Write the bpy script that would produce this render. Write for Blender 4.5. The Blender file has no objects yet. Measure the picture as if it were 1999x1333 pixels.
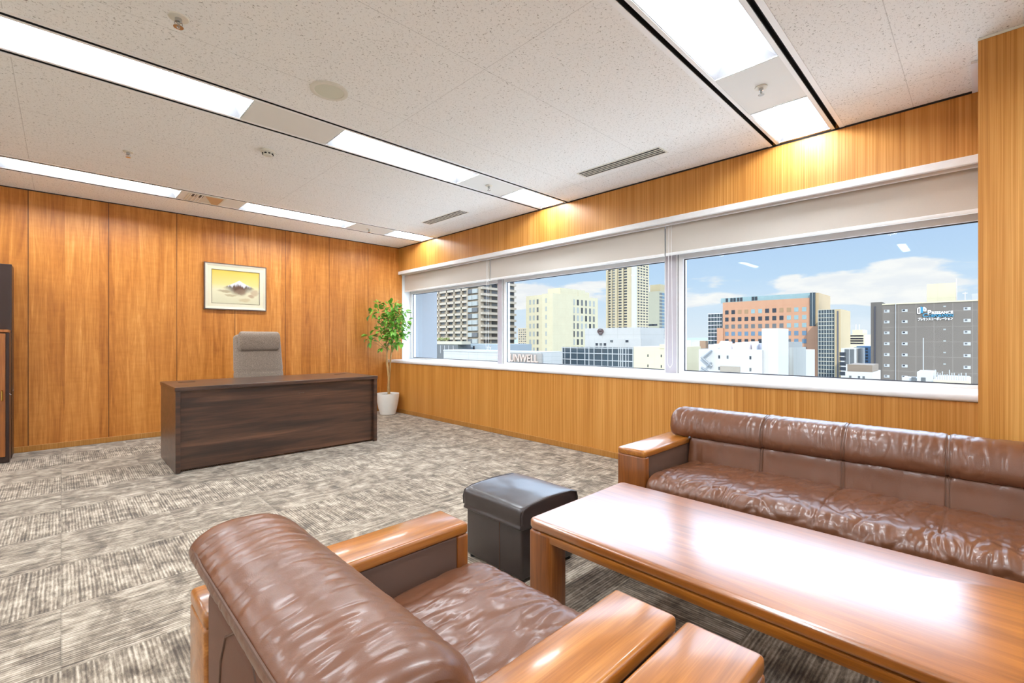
import bpy, bmesh, math, random
from mathutils import Vector, Matrix, noise
PI = math.pi
random.seed(7)
sc = bpy.context.scene
COL = sc.collection

# ------------------------------------------------------------------ camera
FPX, CX, CY, YAW, EYE = 898.15, 1000.0, 664.1, 0.7755, 1.1043
cam_d = bpy.data.cameras.new('camera')
cam = bpy.data.objects.new('camera', cam_d)
COL.objects.link(cam)
cam.location = (0, 0, EYE)
cam.rotation_euler = (PI / 2, 0, -YAW)
cam_d.sensor_width = 36.0
cam_d.lens = FPX * 36.0 / 1999.0
cam_d.shift_x = -(CX - 999.5) / 1999.0
cam_d.shift_y = (CY - 666.5) / 1999.0
cam_d.clip_start = 0.02
cam_d.clip_end = 20000
sc.camera = cam

# ------------------------------------------------------------------ view
sc.view_settings.view_transform = 'Standard'
sc.view_settings.look = 'None'
sc.view_settings.exposure = 0.20
sc.view_settings.gamma = 1.0
sc.view_settings.use_curve_mapping = False
LAMP = 62.0
SUN = 4.6


def lin(r, g, b):
    def c(v):
        v /= 255.0
        return v / 12.92 if v <= 0.04045 else ((v + 0.055) / 1.055) ** 2.4
    return (c(r), c(g), c(b), 1.0)


# ------------------------------------------------------------------ node helper
class NT:
    def __init__(self, tree):
        self.t = tree
        self.n = tree.nodes
        self.l = tree.links

    def __call__(self, typ, **kw):
        nd = self.n.new(typ)
        for k, v in kw.items():
            setattr(nd, k, v)
        return nd

    def put(self, sock, v):
        if isinstance(v, bpy.types.NodeSocket):
            self.l.new(v, sock)
        else:
            sock.default_value = v

    def math(self, op, a, b=0.0, c=0.0, clamp=False):
        nd = self('ShaderNodeMath', operation=op, use_clamp=clamp)
        for i, v in enumerate((a, b, c)):
            self.put(nd.inputs[i], v)
        return nd.outputs[0]

    def vmath(self, op, a, b=(0, 0, 0)):
        nd = self('ShaderNodeVectorMath', operation=op)
        self.put(nd.inputs[0], a)
        self.put(nd.inputs[1], b)
        return nd.outputs[0]

    def mix(self, f, a, b, blend='MIX'):
        nd = self('ShaderNodeMix', data_type='RGBA', blend_type=blend)
        self.put(nd.inputs[0], f)
        self.put(nd.inputs[6], a)
        self.put(nd.inputs[7], b)
        return nd.outputs[2]

    def noise(self, vec, scale=5.0, detail=3.0, rough=0.5, dist=0.0):
        nd = self('ShaderNodeTexNoise')
        self.put(nd.inputs['Vector'], vec)
        nd.inputs['Scale'].default_value = scale
        nd.inputs['Detail'].default_value = detail
        nd.inputs['Roughness'].default_value = rough
        nd.inputs['Distortion'].default_value = dist
        return nd.outputs['Fac']

    def ramp(self, f, stops, interp='LINEAR'):
        nd = self('ShaderNodeValToRGB')
        nd.color_ramp.interpolation = interp
        el = nd.color_ramp.elements
        while len(el) < len(stops):
            el.new(0.5)
        for e, (p, c) in zip(el, stops):
            e.position = p
            e.color = c if len(c) == 4 else (*c, 1)
        self.put(nd.inputs[0], f)
        return nd.outputs[0]

    def range(self, v, a, b, c=0.0, d=1.0, smooth=True):
        nd = self('ShaderNodeMapRange', interpolation_type='SMOOTHSTEP' if smooth else 'LINEAR')
        self.put(nd.inputs[0], v)
        for i, x in enumerate((a, b, c, d)):
            nd.inputs[i + 1].default_value = x
        return nd.outputs[0]

    def scale(self, vec, s):
        return self.vmath('MULTIPLY', vec, s)

    def sep(self, vec):
        nd = self('ShaderNodeSeparateXYZ')
        self.put(nd.inputs[0], vec)
        return nd.outputs

    def comb(self, x, y, z):
        nd = self('ShaderNodeCombineXYZ')
        for i, v in enumerate((x, y, z)):
            self.put(nd.inputs[i], v)
        return nd.outputs[0]

    def bump(self, h, strength=0.3, dist=0.01):
        nd = self('ShaderNodeBump')
        nd.inputs['Strength'].default_value = strength
        nd.inputs['Distance'].default_value = dist
        self.put(nd.inputs['Height'], h)
        return nd.outputs[0]


# ------------------------------------------------------------------ world: spring sky, cumulus low over the city, added brightness out of view higher up
w = bpy.data.worlds.new('sky')
sc.world = w
w.use_nodes = True
N = NT(w.node_tree)
N.n.clear()
tc = N('ShaderNodeTexCoord')
d = tc.outputs['Generated']
sx, sy, sz = N.sep(d)[0:3]
base = N.ramp(sz, [(0.0, (0.70, 0.78, 0.85)), (0.06, (0.61, 0.73, 0.85)), (0.12, (0.49, 0.66, 0.85)), (0.19, (0.43, 0.60, 0.84)), (0.5, (0.40, 0.60, 0.95)), (1.0, (0.30, 0.50, 0.90))])
# cumulus: billows stretched along the horizon
cv = N.scale(d, (1.0, 1.0, 3.3))
n1 = N.noise(cv, 5.2, 6.0, 0.5, 0.1)
band = N.math('MULTIPLY', N.range(sz, 0.035, 0.075), N.range(sz, 0.165, 0.115))
low = N.math('MULTIPLY', N.range(sz, 0.16, 0.05), 0.55)
dens = N.math('ADD', n1, N.math('MULTIPLY', N.math('SUBTRACT', band, 1.0), 0.32))
cl = N.range(dens, 0.455, 0.525)
n2 = N.noise(N.scale(d, (1.0, 1.0, 5.0)), 3.0, 5.0, 0.55)
wisp = N.math('MULTIPLY', N.range(n2, 0.46, 0.72), low)
ccol = N.mix(N.range(N.noise(cv, 14.0, 4.0), 0.35, 0.65), (0.80, 0.81, 0.83, 1), (0.92, 0.90, 0.87, 1))
c1 = N.mix(wisp, base, (0.86, 0.88, 0.92, 1))
c2 = N.mix(N.math('MULTIPLY', cl, 0.92), c1, ccol)
# added brightness in the unseen upper sky, for tabletop reflection and room light
sky_boost = N.range(sz, 0.185, 0.26)
c3 = N.mix(sky_boost, c2, (0.70, 0.87, 1.12, 1))
gain = N.math('ADD', 1.0, N.math('MULTIPLY', sky_boost, 3.7))
bg = N('ShaderNodeBackground')
N.put(bg.inputs['Color'], c3)
N.put(bg.inputs['Strength'], gain)
wo = N('ShaderNodeOutputWorld')
N.l.new(bg.outputs[0], wo.inputs['Surface'])

# ------------------------------------------------------------------ sun (from behind the building, lights the facades opposite)
sd = bpy.data.lights.new('sun', 'SUN')
sd.energy = SUN
sd.angle = 0.009
sd.color = (1.0, 0.93, 0.83)
sun = bpy.data.objects.new('sun', sd)
COL.objects.link(sun)
sun.rotation_euler = Vector((0.78, 0.42, -0.52)).to_track_quat('-Z', 'Y').to_euler()


# ------------------------------------------------------------------ materials
FA = 0.335


def dim(c):
    return tuple(v * FA for v in c[:3]) + (1,)


MATS = {}


def new_mat(name):
    m = bpy.data.materials.new(name)
    m.use_nodes = True
    n = NT(m.node_tree)
    n.n.clear()
    out = n('ShaderNodeOutputMaterial')
    p = n('ShaderNodeBsdfPrincipled')
    n.l.new(p.outputs[0], out.inputs['Surface'])
    MATS[name] = m
    return m, n, p, out


def setp(n, p, **kw):
    names = dict(base='Base Color', rough='Roughness', metal='Metallic', spec='Specular IOR Level', coat='Coat Weight',
                 coatr='Coat Roughness', coatior='Coat IOR', normal='Normal', emis='Emission Color', emstr='Emission Strength',
                 sheen='Sheen Weight', ior='IOR', trans='Transmission Weight', sss='Subsurface Weight')
    for k, v in kw.items():
        n.put(p.inputs[names[k]], v)


def plain(name, col, rough=0.5, var=0.05, scale=20, **kw):
    """a flat paint / plastic / metal with a faint procedural mottle"""
    m, n, p, o = new_mat(name)
    t = n('ShaderNodeTexCoord').outputs['Object']
    f = n.noise(t, scale, 3)
    c = n.mix(f, tuple(v * (1 - var) for v in col[:3]) + (1,), tuple(min(1, v * (1 + var)) for v in col[:3]) + (1,))
    setp(n, p, base=c, rough=rough, **kw)
    return m


def mat_emit(name, col, strength):
    m, n, p, o = new_mat(name)
    e = n('ShaderNodeEmission')
    e.inputs[0].default_value = col
    e.inputs[1].default_value = strength
    n.n.remove(p)
    n.l.new(e.outputs[0], o.inputs['Surface'])
    return m


def mat_backwall():
    m, n, p, o = new_mat('cherry_panelling')
    t = n('ShaderNodeTexCoord').outputs['Object']
    x, y, z = n.sep(t)[0:3]
    px = n.math('DIVIDE', n.math('ADD', x, 0.234), 0.602)
    pid = n.math('FLOOR', px)
    fr = n.math('FRACT', px)
    sid = n.math('FLOOR', n.math('MULTIPLY', px, 4.6))
    off = n.math('MULTIPLY', pid, 7.31)
    offs = n.math('MULTIPLY', sid, 3.17)
    v = n.comb(n.math('ADD', x, off), 0.0, n.math('ADD', z, offs))
    g1 = n.noise(n.scale(v, (9.0, 1, 0.55)), 2.2, 5, 0.6, 1.1)
    g2 = n.noise(n.scale(v, (120.0, 1, 2.5)), 1.6, 3, 0.6)
    g3 = n.noise(n.scale(v, (2.0, 1, 9.0)), 2.6, 2, 0.5, 0.4)
    wn = n('ShaderNodeTexWhiteNoise', noise_dimensions='1D')
    n.put(wn.inputs['W'], sid)
    s = n.math('ADD', n.math('MULTIPLY', g1, 0.62), n.math('MULTIPLY', g2, 0.30))
    s = n.math('ADD', s, n.math('MULTIPLY', n.math('SUBTRACT', wn.outputs['Value'], 0.5), 0.13))
    s = n.math('ADD', s, n.math('MULTIPLY', n.math('SUBTRACT', g3, 0.5), 0.12))
    c = n.ramp(s, [(0.24, lin(146, 82, 26)), (0.42, lin(182, 112, 44)), (0.56, lin(204, 134, 62)), (0.74, lin(226, 164, 94))])
    e = n.math('MINIMUM', fr, n.math('SUBTRACT', 1.0, fr))
    line = n.range(e, 0.0035, 0.007)
    c = n.mix(line, lin(86, 44, 14), c)
    setp(n, p, base=c, rough=0.38, spec=0.4, normal=n.bump(n.math('ADD', n.math('MULTIPLY', g2, 0.15), line), 0.25, 0.003))
    return m


def mat_teak(name='teak_veneer', dark=1.0):
    m, n, p, o = new_mat(name)
    t = n('ShaderNodeTexCoord').outputs['Object']
    x, y, z = n.sep(t)[0:3]
    u = n.math('ADD', x, y)
    v = n.comb(u, 0.0, z)
    g1 = n.noise(n.scale(v, (60.0, 1, 0.35)), 1.5, 4, 0.65)
    g2 = n.noise(n.scale(v, (260.0, 1, 1.2)), 1.4, 2, 0.6)
    g3 = n.noise(n.scale(v, (5.0, 1, 0.3)), 1.2, 2)
    s = n.math('ADD', n.math('MULTIPLY', g1, 0.55), n.math('ADD', n.math('MULTIPLY', g2, 0.22), n.math('MULTIPLY', g3, 0.22)))
    k = dark
    c = n.ramp(s, [(0.33, lin(158 * k, 98 * k, 32 * k)), (0.47, lin(192 * k, 128 * k, 54 * k)), (0.60, lin(216 * k, 156 * k, 82 * k))])
    setp(n, p, base=c, rough=0.42, spec=0.4, normal=n.bump(g2, 0.08, 0.002))
    return m


def mat_gloss_wood(name, dark, mid, light, rough=0.25, coat=0.6, coatr=0.08, ior=1.5, axis='x', gain=1.0):
    m, n, p, o = new_mat(name)
    t = n('ShaderNodeTexCoord').outputs['Object']
    k = {'x': (1.2, 16, 16), 'y': (16, 1.2, 16), 'z': (16, 16, 1.0)}[axis]
    kf = {'x': (3, 150, 150), 'y': (150, 3, 150), 'z': (150, 150, 3)}[axis]
    g1 = n.noise(n.scale(t, k), 1.6, 4, 0.6, 0.8)
    g2 = n.noise(n.scale(t, kf), 1.5, 2, 0.6)
    s = n.math('ADD', n.math('MULTIPLY', g1, 0.66), n.math('MULTIPLY', g2, 0.34 * gain))
    c = n.ramp(s, [(0.32, dark), (0.5, mid), (0.68, light)])
    setp(n, p, base=c, rough=rough, coat=coat, coatr=coatr, coatior=ior, normal=n.bump(g2, 0.03, 0.002))
    return m


def mat_desk():
    m, n, p, o = new_mat('dark_walnut_laminate')
    t = n('ShaderNodeTexCoord').outputs['Object']
    g1 = n.noise(n.scale(t, (0.55, 4.0, 9.0)), 2.0, 3, 0.55, 0.5)
    g2 = n.noise(n.scale(t, (3.0, 60.0, 130.0)), 1.5, 3, 0.6)
    s = n.math('ADD', n.math('MULTIPLY', g1, 0.7), n.math('MULTIPLY', g2, 0.3))
    c = n.ramp(s, [(0.30, lin(34, 22, 17)), (0.44, lin(54, 35, 26)), (0.57, lin(82, 53, 37)), (0.70, lin(108, 73, 52))])
    setp(n, p, base=c, rough=0.34, spec=0.5, coat=0.3, coatr=0.28, coatior=1.7)
    return m


def mat_leather(name, col, rough=0.34, grain=0.12, coat=0.25):
    m, n, p, o = new_mat(name)
    t = n('ShaderNodeTexCoord').outputs['Object']
    f = n.noise(t, 7, 4)
    v = n('ShaderNodeTexVoronoi', feature='DISTANCE_TO_EDGE')
    n.put(v.inputs['Vector'], t)
    v.inputs['Scale'].default_value = 260
    fine = n.noise(t, 90, 3)
    h = n.math('ADD', n.math('MULTIPLY', v.outputs['Distance'], 0.8), n.math('MULTIPLY', fine, 0.6))
    c = n.mix(f, tuple(x * 0.8 for x in col[:3]) + (1,), tuple(x * 1.2 for x in col[:3]) + (1,))
    setp(n, p, base=c, rough=rough, coat=coat, coatr=0.17, normal=n.bump(h, grain, 0.003))
    return m


def mat_ceiling():
    m, n, p, o = new_mat('fissured_ceiling_tile')
    t = n('ShaderNodeTexCoord').outputs['Object']
    x, y, z = n.sep(t)[0:3]
    v = n.comb(x, y, 0.0)
    a = n.noise(n.scale(v, (1.0, 1.5, 1)), 52, 1.5, 0.5, 0.6)
    band = n.math('ABSOLUTE', n.math('SUBTRACT', a, 0.5))
    worm = n.range(band, 0.022, 0.008)
    mk = n.range(n.noise(v, 70, 1), 0.53, 0.57)
    worm = n.math('MULTIPLY', worm, mk)
    pin = n.range(n.noise(v, 190, 1), 0.69, 0.73)
    spots = n.math('MAXIMUM', worm, n.math('MULTIPLY', pin, 0.6))
    # tile joints: hairlines
    def joint(c, pitch, off):
        fr = n.math('FRACT', n.math('DIVIDE', n.math('ADD', c, off), pitch))
        e = n.math('MULTIPLY', n.math('MINIMUM', fr, n.math('SUBTRACT', 1.0, fr)), pitch)
        return n.range(e, 0.0025, 0.001)
    j = n.math('MAXIMUM', joint(x, 1.86, 0.19 + 1.86), joint(y, 0.809, -0.305 + 0.809))
    c = n.mix(n.noise(v, 300, 2), lin(242, 241, 236), lin(250, 250, 247))
    c = n.mix(n.math('MULTIPLY', spots, 0.75), c, lin(116, 108, 94))
    c = n.mix(n.math('MULTIPLY', j, 0.30), c, lin(120, 112, 100))
    h = n.math('SUBTRACT', n.math('MULTIPLY', n.noise(v, 160, 2), 0.25), spots)
    setp(n, p, base=c, rough=0.9, spec=0.1, normal=n.bump(h, 0.35, 0.003))
    return m


def mat_carpet():
    m, n, p, o = new_mat('carpet_tile')
    t = n('ShaderNodeTexCoord').outputs['Object']
    x, y, z = n.sep(t)[0:3]
    row = n.math('DIVIDE', n.math('ADD', y, 8.05), 0.51)
    ri = n.math('FLOOR', row)
    odd = n.math('MODULO', ri, 2.0)
    colu = n.math('DIVIDE', n.math('ADD', x, 10.0), 0.5)
    ci = n.math('FLOOR', colu)
    wn = n('ShaderNodeTexWhiteNoise', noise_dimensions='2D')
    n.put(wn.inputs['Vector'], n.comb(ri, ci, 0.0))
    off = n.scale(wn.outputs['Color'], (31.0, 47.0, 0.0))
    va = n.vmath('ADD', n.comb(x, y, 0.0), off)
    ax, ay, az = n.sep(va)[0:3]
    u = n.mix(odd, n.comb(ay, ax, 0.0), n.comb(ax, ay, 0.0))   # u.x runs across the ribs
    ux, uy, uz = n.sep(u)[0:3]
    jit = n.noise(n.scale(u, (6.0, 9.0, 1)), 1.0, 2)
    wav = n.math('SINE', n.math('ADD', n.math('MULTIPLY', ux, 2 * PI / 0.0135), n.math('MULTIPLY', jit, 3.0)))
    rib = n.math('ADD', n.math('MULTIPLY', n.noise(n.scale(u, (88.0, 3.2, 1)), 1.0, 1.5, 0.5), 0.6), n.math('ADD', 0.2, n.math('MULTIPLY', wav, 0.085)))
    rib2 = n.noise(n.scale(u, (190.0, 22.0, 1)), 1.0, 2, 0.6)
    blot = n.noise(n.scale(u, (1.0, 1.3, 1)), 6.5, 5, 0.66, 0.6)
    blot2 = n.noise(n.scale(u, (3.0, 1.0, 1)), 11.0, 3, 0.6, 0.5)
    fib = n.noise(n.comb(x, y, 0.0), 420, 2, 0.7)
    s = n.math('ADD', n.math('MULTIPLY', rib, 0.80), n.math('MULTIPLY', rib2, 0.34))
    s = n.math('ADD', s, n.math('ADD', n.math('MULTIPLY', blot, 0.75), n.math('MULTIPLY', blot2, 0.42)))
    s = n.math('ADD', s, n.math('MULTIPLY', fib, 0.34))
    s = n.math('DIVIDE', s, 2.65)
    c = n.ramp(s, [(0.41, lin(74, 63, 53)), (0.475, lin(118, 104, 89)), (0.525, lin(162, 146, 127)), (0.59, lin(206, 191, 172))])
    fr = n.math('FRACT', row)
    ed = n.math('MULTIPLY', n.math('MINIMUM', fr, n.math('SUBTRACT', 1.0, fr)), 0.51)
    fr2 = n.math('FRACT', n.math('DIVIDE', n.math('ADD', x, 10.0), 1.0))
    ed2 = n.math('MINIMUM', fr2, n.math('SUBTRACT', 1.0, fr2))
    j = n.math('MAXIMUM', n.range(ed, 0.004, 0.0015), n.range(ed2, 0.005, 0.002))
    c = n.mix(n.math('MULTIPLY', j, 0.28), c, lin(80, 72, 62))
    setp(n, p, base=c, rough=0.97, spec=0.05, sheen=0.15, normal=n.bump(s, 0.8, 0.012))
    return m


def mat_fabric(name, col):
    m, n, p, o = new_mat(name)
    t = n('ShaderNodeTexCoord').outputs['Object']
    a = n.noise(n.scale(t, (90, 90, 420)), 1, 2, 0.6)
    b = n.noise(n.scale(t, (420, 90, 90)), 1, 2, 0.6)
    s = n.math('ADD', n.math('MULTIPLY', a, 0.5), n.math('MULTIPLY', b, 0.5))
    c = n.ramp(s, [(0.35, tuple(v * 0.55 for v in col[:3])), (0.65, tuple(min(1, v * 1.4) for v in col[:3]))])
    setp(n, p, base=c, rough=0.95, spec=0.1, sheen=0.2, normal=n.bump(s, 0.25, 0.002))
    return m


def mat_glass(name='window_glass', tint=(0.97, 0.985, 0.985, 1)):
    m, n, p, o = new_mat(name)
    n.n.remove(p)
    tr = n('ShaderNodeBsdfTransparent')
    tr.inputs[0].default_value = tint
    gl = n('ShaderNodeBsdfGlossy')
    gl.inputs['Roughness'].default_value = 0.0
    fr = n('ShaderNodeFresnel')
    fr.inputs['IOR'].default_value = 1.25
    mx = n('ShaderNodeMixShader')
    ge = n('ShaderNodeNewGeometry')
    n.put(mx.inputs[0], n.math('MULTIPLY', fr.outputs[0], n.math('SUBTRACT', 1.0, ge.outputs['Backfacing'])))
    n.l.new(tr.outputs[0], mx.inputs[1])
    n.l.new(gl.outputs[0], mx.inputs[2])
    n.l.new(mx.outputs[0], o.inputs['Surface'])
    return m


def mat_painting():
    """misty snow mountain rising through cloud under a yellow sky; x,z in metres about the picture's centre"""
    m, n, p, o = new_mat('mountain_painting')
    t = n('ShaderNodeTexCoord').outputs['Object']
    x, y, z = n.sep(t)[0:3]
    warp = n.noise(n.comb(x, 0.0, z), 9, 4, 0.6)
    wv = n.math('MULTIPLY', n.math('SUBTRACT', warp, 0.5), 0.06)
    bgc = n.ramp(n.range(z, -0.22, 0.19, 0, 1, False), [(0.0, lin(196, 188, 156)), (0.45, lin(212, 202, 168)), (0.62, lin(214, 194, 124)), (1.0, lin(210, 178, 76))])
    # mountain silhouette: concave flanks from a blunt top
    ax = n.math('ABSOLUTE', n.math('SUBTRACT', x, 0.035))
    top = n.math('SUBTRACT', 0.092, n.math('MULTIPLY', n.math('POWER', ax, 0.85), 0.42))
    ins = n.range(n.math('SUBTRACT', n.math('ADD', top, n.math('MULTIPLY', wv, 0.2)), z), -0.006, 0.010)
    fade = n.range(n.math('SUBTRACT', n.math('ADD', z, n.math('MULTIPLY', wv, 1.6)), n.math('MULTIPLY', ax, 0.45)), -0.135, -0.035)
    mask = n.math('MULTIPLY', ins, n.math('MULTIPLY', fade, n.range(ax, 0.21, 0.12)))
    streak = n.noise(n.comb(n.math('MULTIPLY', n.math('SUBTRACT', x, 0.035), 30.0), 0.0, n.math('MULTIPLY', z, 6.0)), 1.0, 3)
    snow = n.range(n.math('ADD', z, n.math('MULTIPLY', n.math('SUBTRACT', streak, 0.5), 0.16)), 0.0, 0.045)
    mc = n.mix(snow, n.mix(n.range(ax, 0.04, 0.11), lin(92, 66, 50), lin(112, 104, 96)), lin(222, 220, 226))
    c = n.mix(mask, bgc, mc)
    # brown cloud banks
    def bank(cx, cz, rx, rz, col, amt):
        dx = n.math('DIVIDE', n.math('SUBTRACT', n.math('ADD', x, wv), cx), rx)
        dz = n.math('DIVIDE', n.math('SUBTRACT', n.math('ADD', z, wv), cz), rz)
        r = n.math('ADD', n.math('MULTIPLY', dx, dx), n.math('MULTIPLY', dz, dz))
        return n.math('MULTIPLY', n.range(r, 1.0, 0.1), amt), col
    for a, col in (bank(-0.13, -0.055, 0.10, 0.022, lin(150, 130, 100), 0.75), bank(-0.06, -0.10, 0.09, 0.022, lin(160, 140, 108), 0.7),
                   bank(0.05, -0.055, 0.075, 0.05, lin(124, 100, 80), 0.85), bank(0.21, -0.06, 0.06, 0.05, lin(168, 138, 110), 0.7),
                   bank(0.17, -0.105, 0.05, 0.03, lin(156, 122, 96), 0.75), bank(0.09, -0.16, 0.08, 0.03, lin(176, 150, 112), 0.6)):
        c = n.mix(a, c, col)
    setp(n, p, base=c, rough=0.3, coat=0.3, coatr=0.05)
    return m


def mat_facade(name, col, lines=None, pitch=(3.0, 3.0), amt=0.25, rough=0.75, spec=0.3):
    """painted / panelled facade with faint panel joints (world metres)"""
    m, n, p, o = new_mat(name)
    col = dim(col)
    lines = dim(lines) if lines else None
    t = n('ShaderNodeTexCoord').outputs['Object']
    x, y, z = n.sep(t)[0:3]
    f = n.noise(t, 0.35, 4, 0.6)
    c = n.mix(f, tuple(v * 0.9 for v in col[:3]) + (1,), tuple(min(1, v * 1.06) for v in col[:3]) + (1,))
    if lines:
        def joint(cc, pit, wd):
            fr = n.math('FRACT', n.math('DIVIDE', n.math('ADD', cc, 500.0), pit))
            return n.range(n.math('MULTIPLY', n.math('MINIMUM', fr, n.math('SUBTRACT', 1.0, fr)), pit), wd, wd * 0.4)
        wd = 0.05 * max(1.0, pitch[1] / 3.0)
        j = n.math('MAXIMUM', joint(n.math('ADD', x, y), pitch[0], wd), joint(z, pitch[1], wd))
        c = n.mix(n.math('MULTIPLY', j, amt), c, lines)
    setp(n, p, base=c, rough=rough, spec=spec)
    return m


M = {}
M['backwall'] = mat_backwall()
M['teak'] = mat_teak()
M['teak_base'] = mat_teak('teak_skirting', 0.86)
M['ceiling'] = mat_ceiling()
M['carpet'] = mat_carpet()
M['desk'] = mat_desk()
M['arm_wood'] = mat_gloss_wood('amber_lacquered_wood', lin(134, 76, 24), lin(164, 99, 36), lin(192, 126, 56), 0.28, 0.6, 0.12, 1.5, 'x')
M['post_wood'] = mat_gloss_wood('red_brown_lacquered_wood', lin(98, 50, 16), lin(128, 70, 26), lin(156, 92, 38), 0.3, 0.5, 0.12, 1.5, 'z')
M['table_wood'] = mat_gloss_wood('glossy_table_wood', lin(132, 72, 22), lin(164, 94, 32), lin(190, 118, 46), 0.30, 1.0, 0.21, 2.05, 'y', 0.7)
M['edge_wood'] = mat_gloss_wood('amber_table_edge_wood', lin(118, 62, 16), lin(146, 84, 24), lin(172, 106, 38), 0.3, 0.6, 0.12, 1.5, 'y')
M['leather'] = mat_leather('brown_leather', lin(104, 62, 38), 0.36, 0.10, 0.28)
M['leather_panel'] = mat_leather('taupe_leather', lin(88, 64, 52), 0.42, 0.08, 0.15)
M['leather_shell'] = mat_leather('brown_back_leather', lin(96, 54, 30), 0.5, 0.08, 0.0)
M['leather_dark'] = mat_leather('dark_brown_leather', lin(52, 42, 40), 0.34, 0.10, 0.35)
M['thread'] = plain('brown_thread', lin(92, 64, 48), 0.7)
M['white'] = plain('white_painted_metal', lin(238, 238, 238), 0.35)
M['cream'] = plain('cream_painted_metal', lin(226, 222, 208), 0.45)
M['flange'] = plain('white_ceiling_flange', lin(248, 248, 246), 0.4, 0.01)
M['panel'] = plain('pale_blank_panel', lin(232, 233, 228), 0.5, 0.01)
M['reflector'] = plain('satin_reflector', lin(160, 160, 163), 0.5, 0.01, spec=0.2)
M['black'] = plain('black_shadow_gap', lin(22, 20, 20), 0.7)
M['greymetal'] = plain('mauve_grey_aluminium', lin(186, 180, 186), 0.4)
M['gasket'] = plain('dark_gasket', lin(60, 60, 66), 0.6)
M['sill'] = plain('white_sill', lin(236, 236, 238), 0.3, 0.02)
M['blind'] = plain('greige_blind_fabric', lin(206, 198, 188), 0.9, 0.03, 200)
M['chrome'] = plain('chrome', lin(200, 200, 200), 0.18, metal=1.0)
M['brass'] = plain('brass', lin(206, 168, 86), 0.25, metal=1.0)
M['cabwood'] = mat_gloss_wood('cabinet_door_wood', lin(120, 66, 22), lin(150, 86, 32), lin(176, 110, 48), 0.35, 0.3, 0.1, 1.5, 'z')
M['cabdark'] = plain('dark_brown_lacquer', lin(52, 34, 28), 0.35, 0.12, 9)
M['pot'] = plain('white_ceramic', lin(232, 228, 220), 0.45, 0.03)
M['soil'] = plain('potting_soil', lin(60, 44, 34), 0.95, 0.3, 60)
M['bark'] = plain('pale_bark', lin(178, 142, 92), 0.85, 0.3, 30)
M['lamp'] = mat_emit('lit_lamp', (0.87, 0.955, 1.03, 1), LAMP)
M['glass'] = mat_glass()
M['paint'] = mat_painting()
M['chairfab'] = mat_fabric('grey_brown_weave', lin(142, 125, 110))
M['plasticblack'] = plain('black_plastic', lin(28, 28, 30), 0.5)
M['wallpaint'] = plain('off_white_wall_paint', lin(240, 238, 232), 0.85)


def mat_leaf(name, a, b):
    m, n, p, o = new_mat(name)
    t = n('ShaderNodeTexCoord').outputs['Object']
    c = n.mix(n.noise(t, 16, 2), a, b)
    setp(n, p, base=c, rough=0.4, spec=0.4, sss=0.0)
    return m


M['leaf'] = mat_leaf('green_leaf', lin(62, 122, 28), lin(146, 202, 74))


# ------------------------------------------------------------------ mesh helpers
def box(bm, x0, x1, y0, y1, z0, z1, bev=0.0, seg=2, mi=0):
    if x0 > x1: x0, x1 = x1, x0
    if y0 > y1: y0, y1 = y1, y0
    if z0 > z1: z0, z1 = z1, z0
    t = bmesh.new()
    bmesh.ops.create_cube(t, size=1.0)
    for v in t.verts:
        v.co = Vector(((x0 + x1) / 2 + v.co.x * (x1 - x0), (y0 + y1) / 2 + v.co.y * (y1 - y0), (z0 + z1) / 2 + v.co.z * (z1 - z0)))
    if bev > 0:
        bmesh.ops.bevel(t, geom=list(t.edges), offset=bev, segments=seg, profile=0.5, affect='EDGES')
    join(bm, t, mi)
    return bm


def join(bm, t, mi=0):
    mp = {}
    for v in t.verts:
        mp[v] = bm.verts.new(v.co)
    for f in t.faces:
        try:
            nf = bm.faces.new([mp[v] for v in f.verts])
            nf.material_index = mi
        except ValueError:
            pass
    t.free()


def tube(bm, pts, r, n=8, cap=True):
    pts = [Vector(p) for p in pts]
    rs = r if isinstance(r, (list, tuple)) else [r] * len(pts)
    rings = []
    prev = None
    for i, p in enumerate(pts):
        a = pts[max(0, i - 1)]
        b = pts[min(len(pts) - 1, i + 1)]
        dr = (b - a).normalized()
        if prev is None:
            up = Vector((0, 0, 1)) if abs(dr.z) < 0.9 else Vector((1, 0, 0))
            s = dr.cross(up).normalized()
        else:
            s = (prev - dr * prev.dot(dr)).normalized()
        prev = s
        u = dr.cross(s)
        rings.append([bm.verts.new(p + (s * math.cos(2 * PI * k / n) + u * math.sin(2 * PI * k / n)) * rs[i]) for k in range(n)])
    for i in range(len(rings) - 1):
        for k in range(n):
            bm.faces.new((rings[i][k], rings[i][(k + 1) % n], rings[i + 1][(k + 1) % n], rings[i + 1][k]))
    if cap:
        bm.faces.new(rings[0][::-1])
        bm.faces.new(rings[-1])
    return bm


def lathe(bm, prof, c=(0, 0, 0), n=32, cap=True):
    rings = []
    for r, z in prof:
        rings.append([bm.verts.new((c[0] + r * math.cos(2 * PI * k / n), c[1] + r * math.sin(2 * PI * k / n), c[2] + z)) for k in range(n)])
    for i in range(len(rings) - 1):
        for k in range(n):
            bm.faces.new((rings[i][k], rings[i][(k + 1) % n], rings[i + 1][(k + 1) % n], rings[i + 1][k]))
    if cap:
        bm.faces.new(rings[0][::-1])
        bm.faces.new(rings[-1])
    return bm


def B():
    return bmesh.new()


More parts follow.
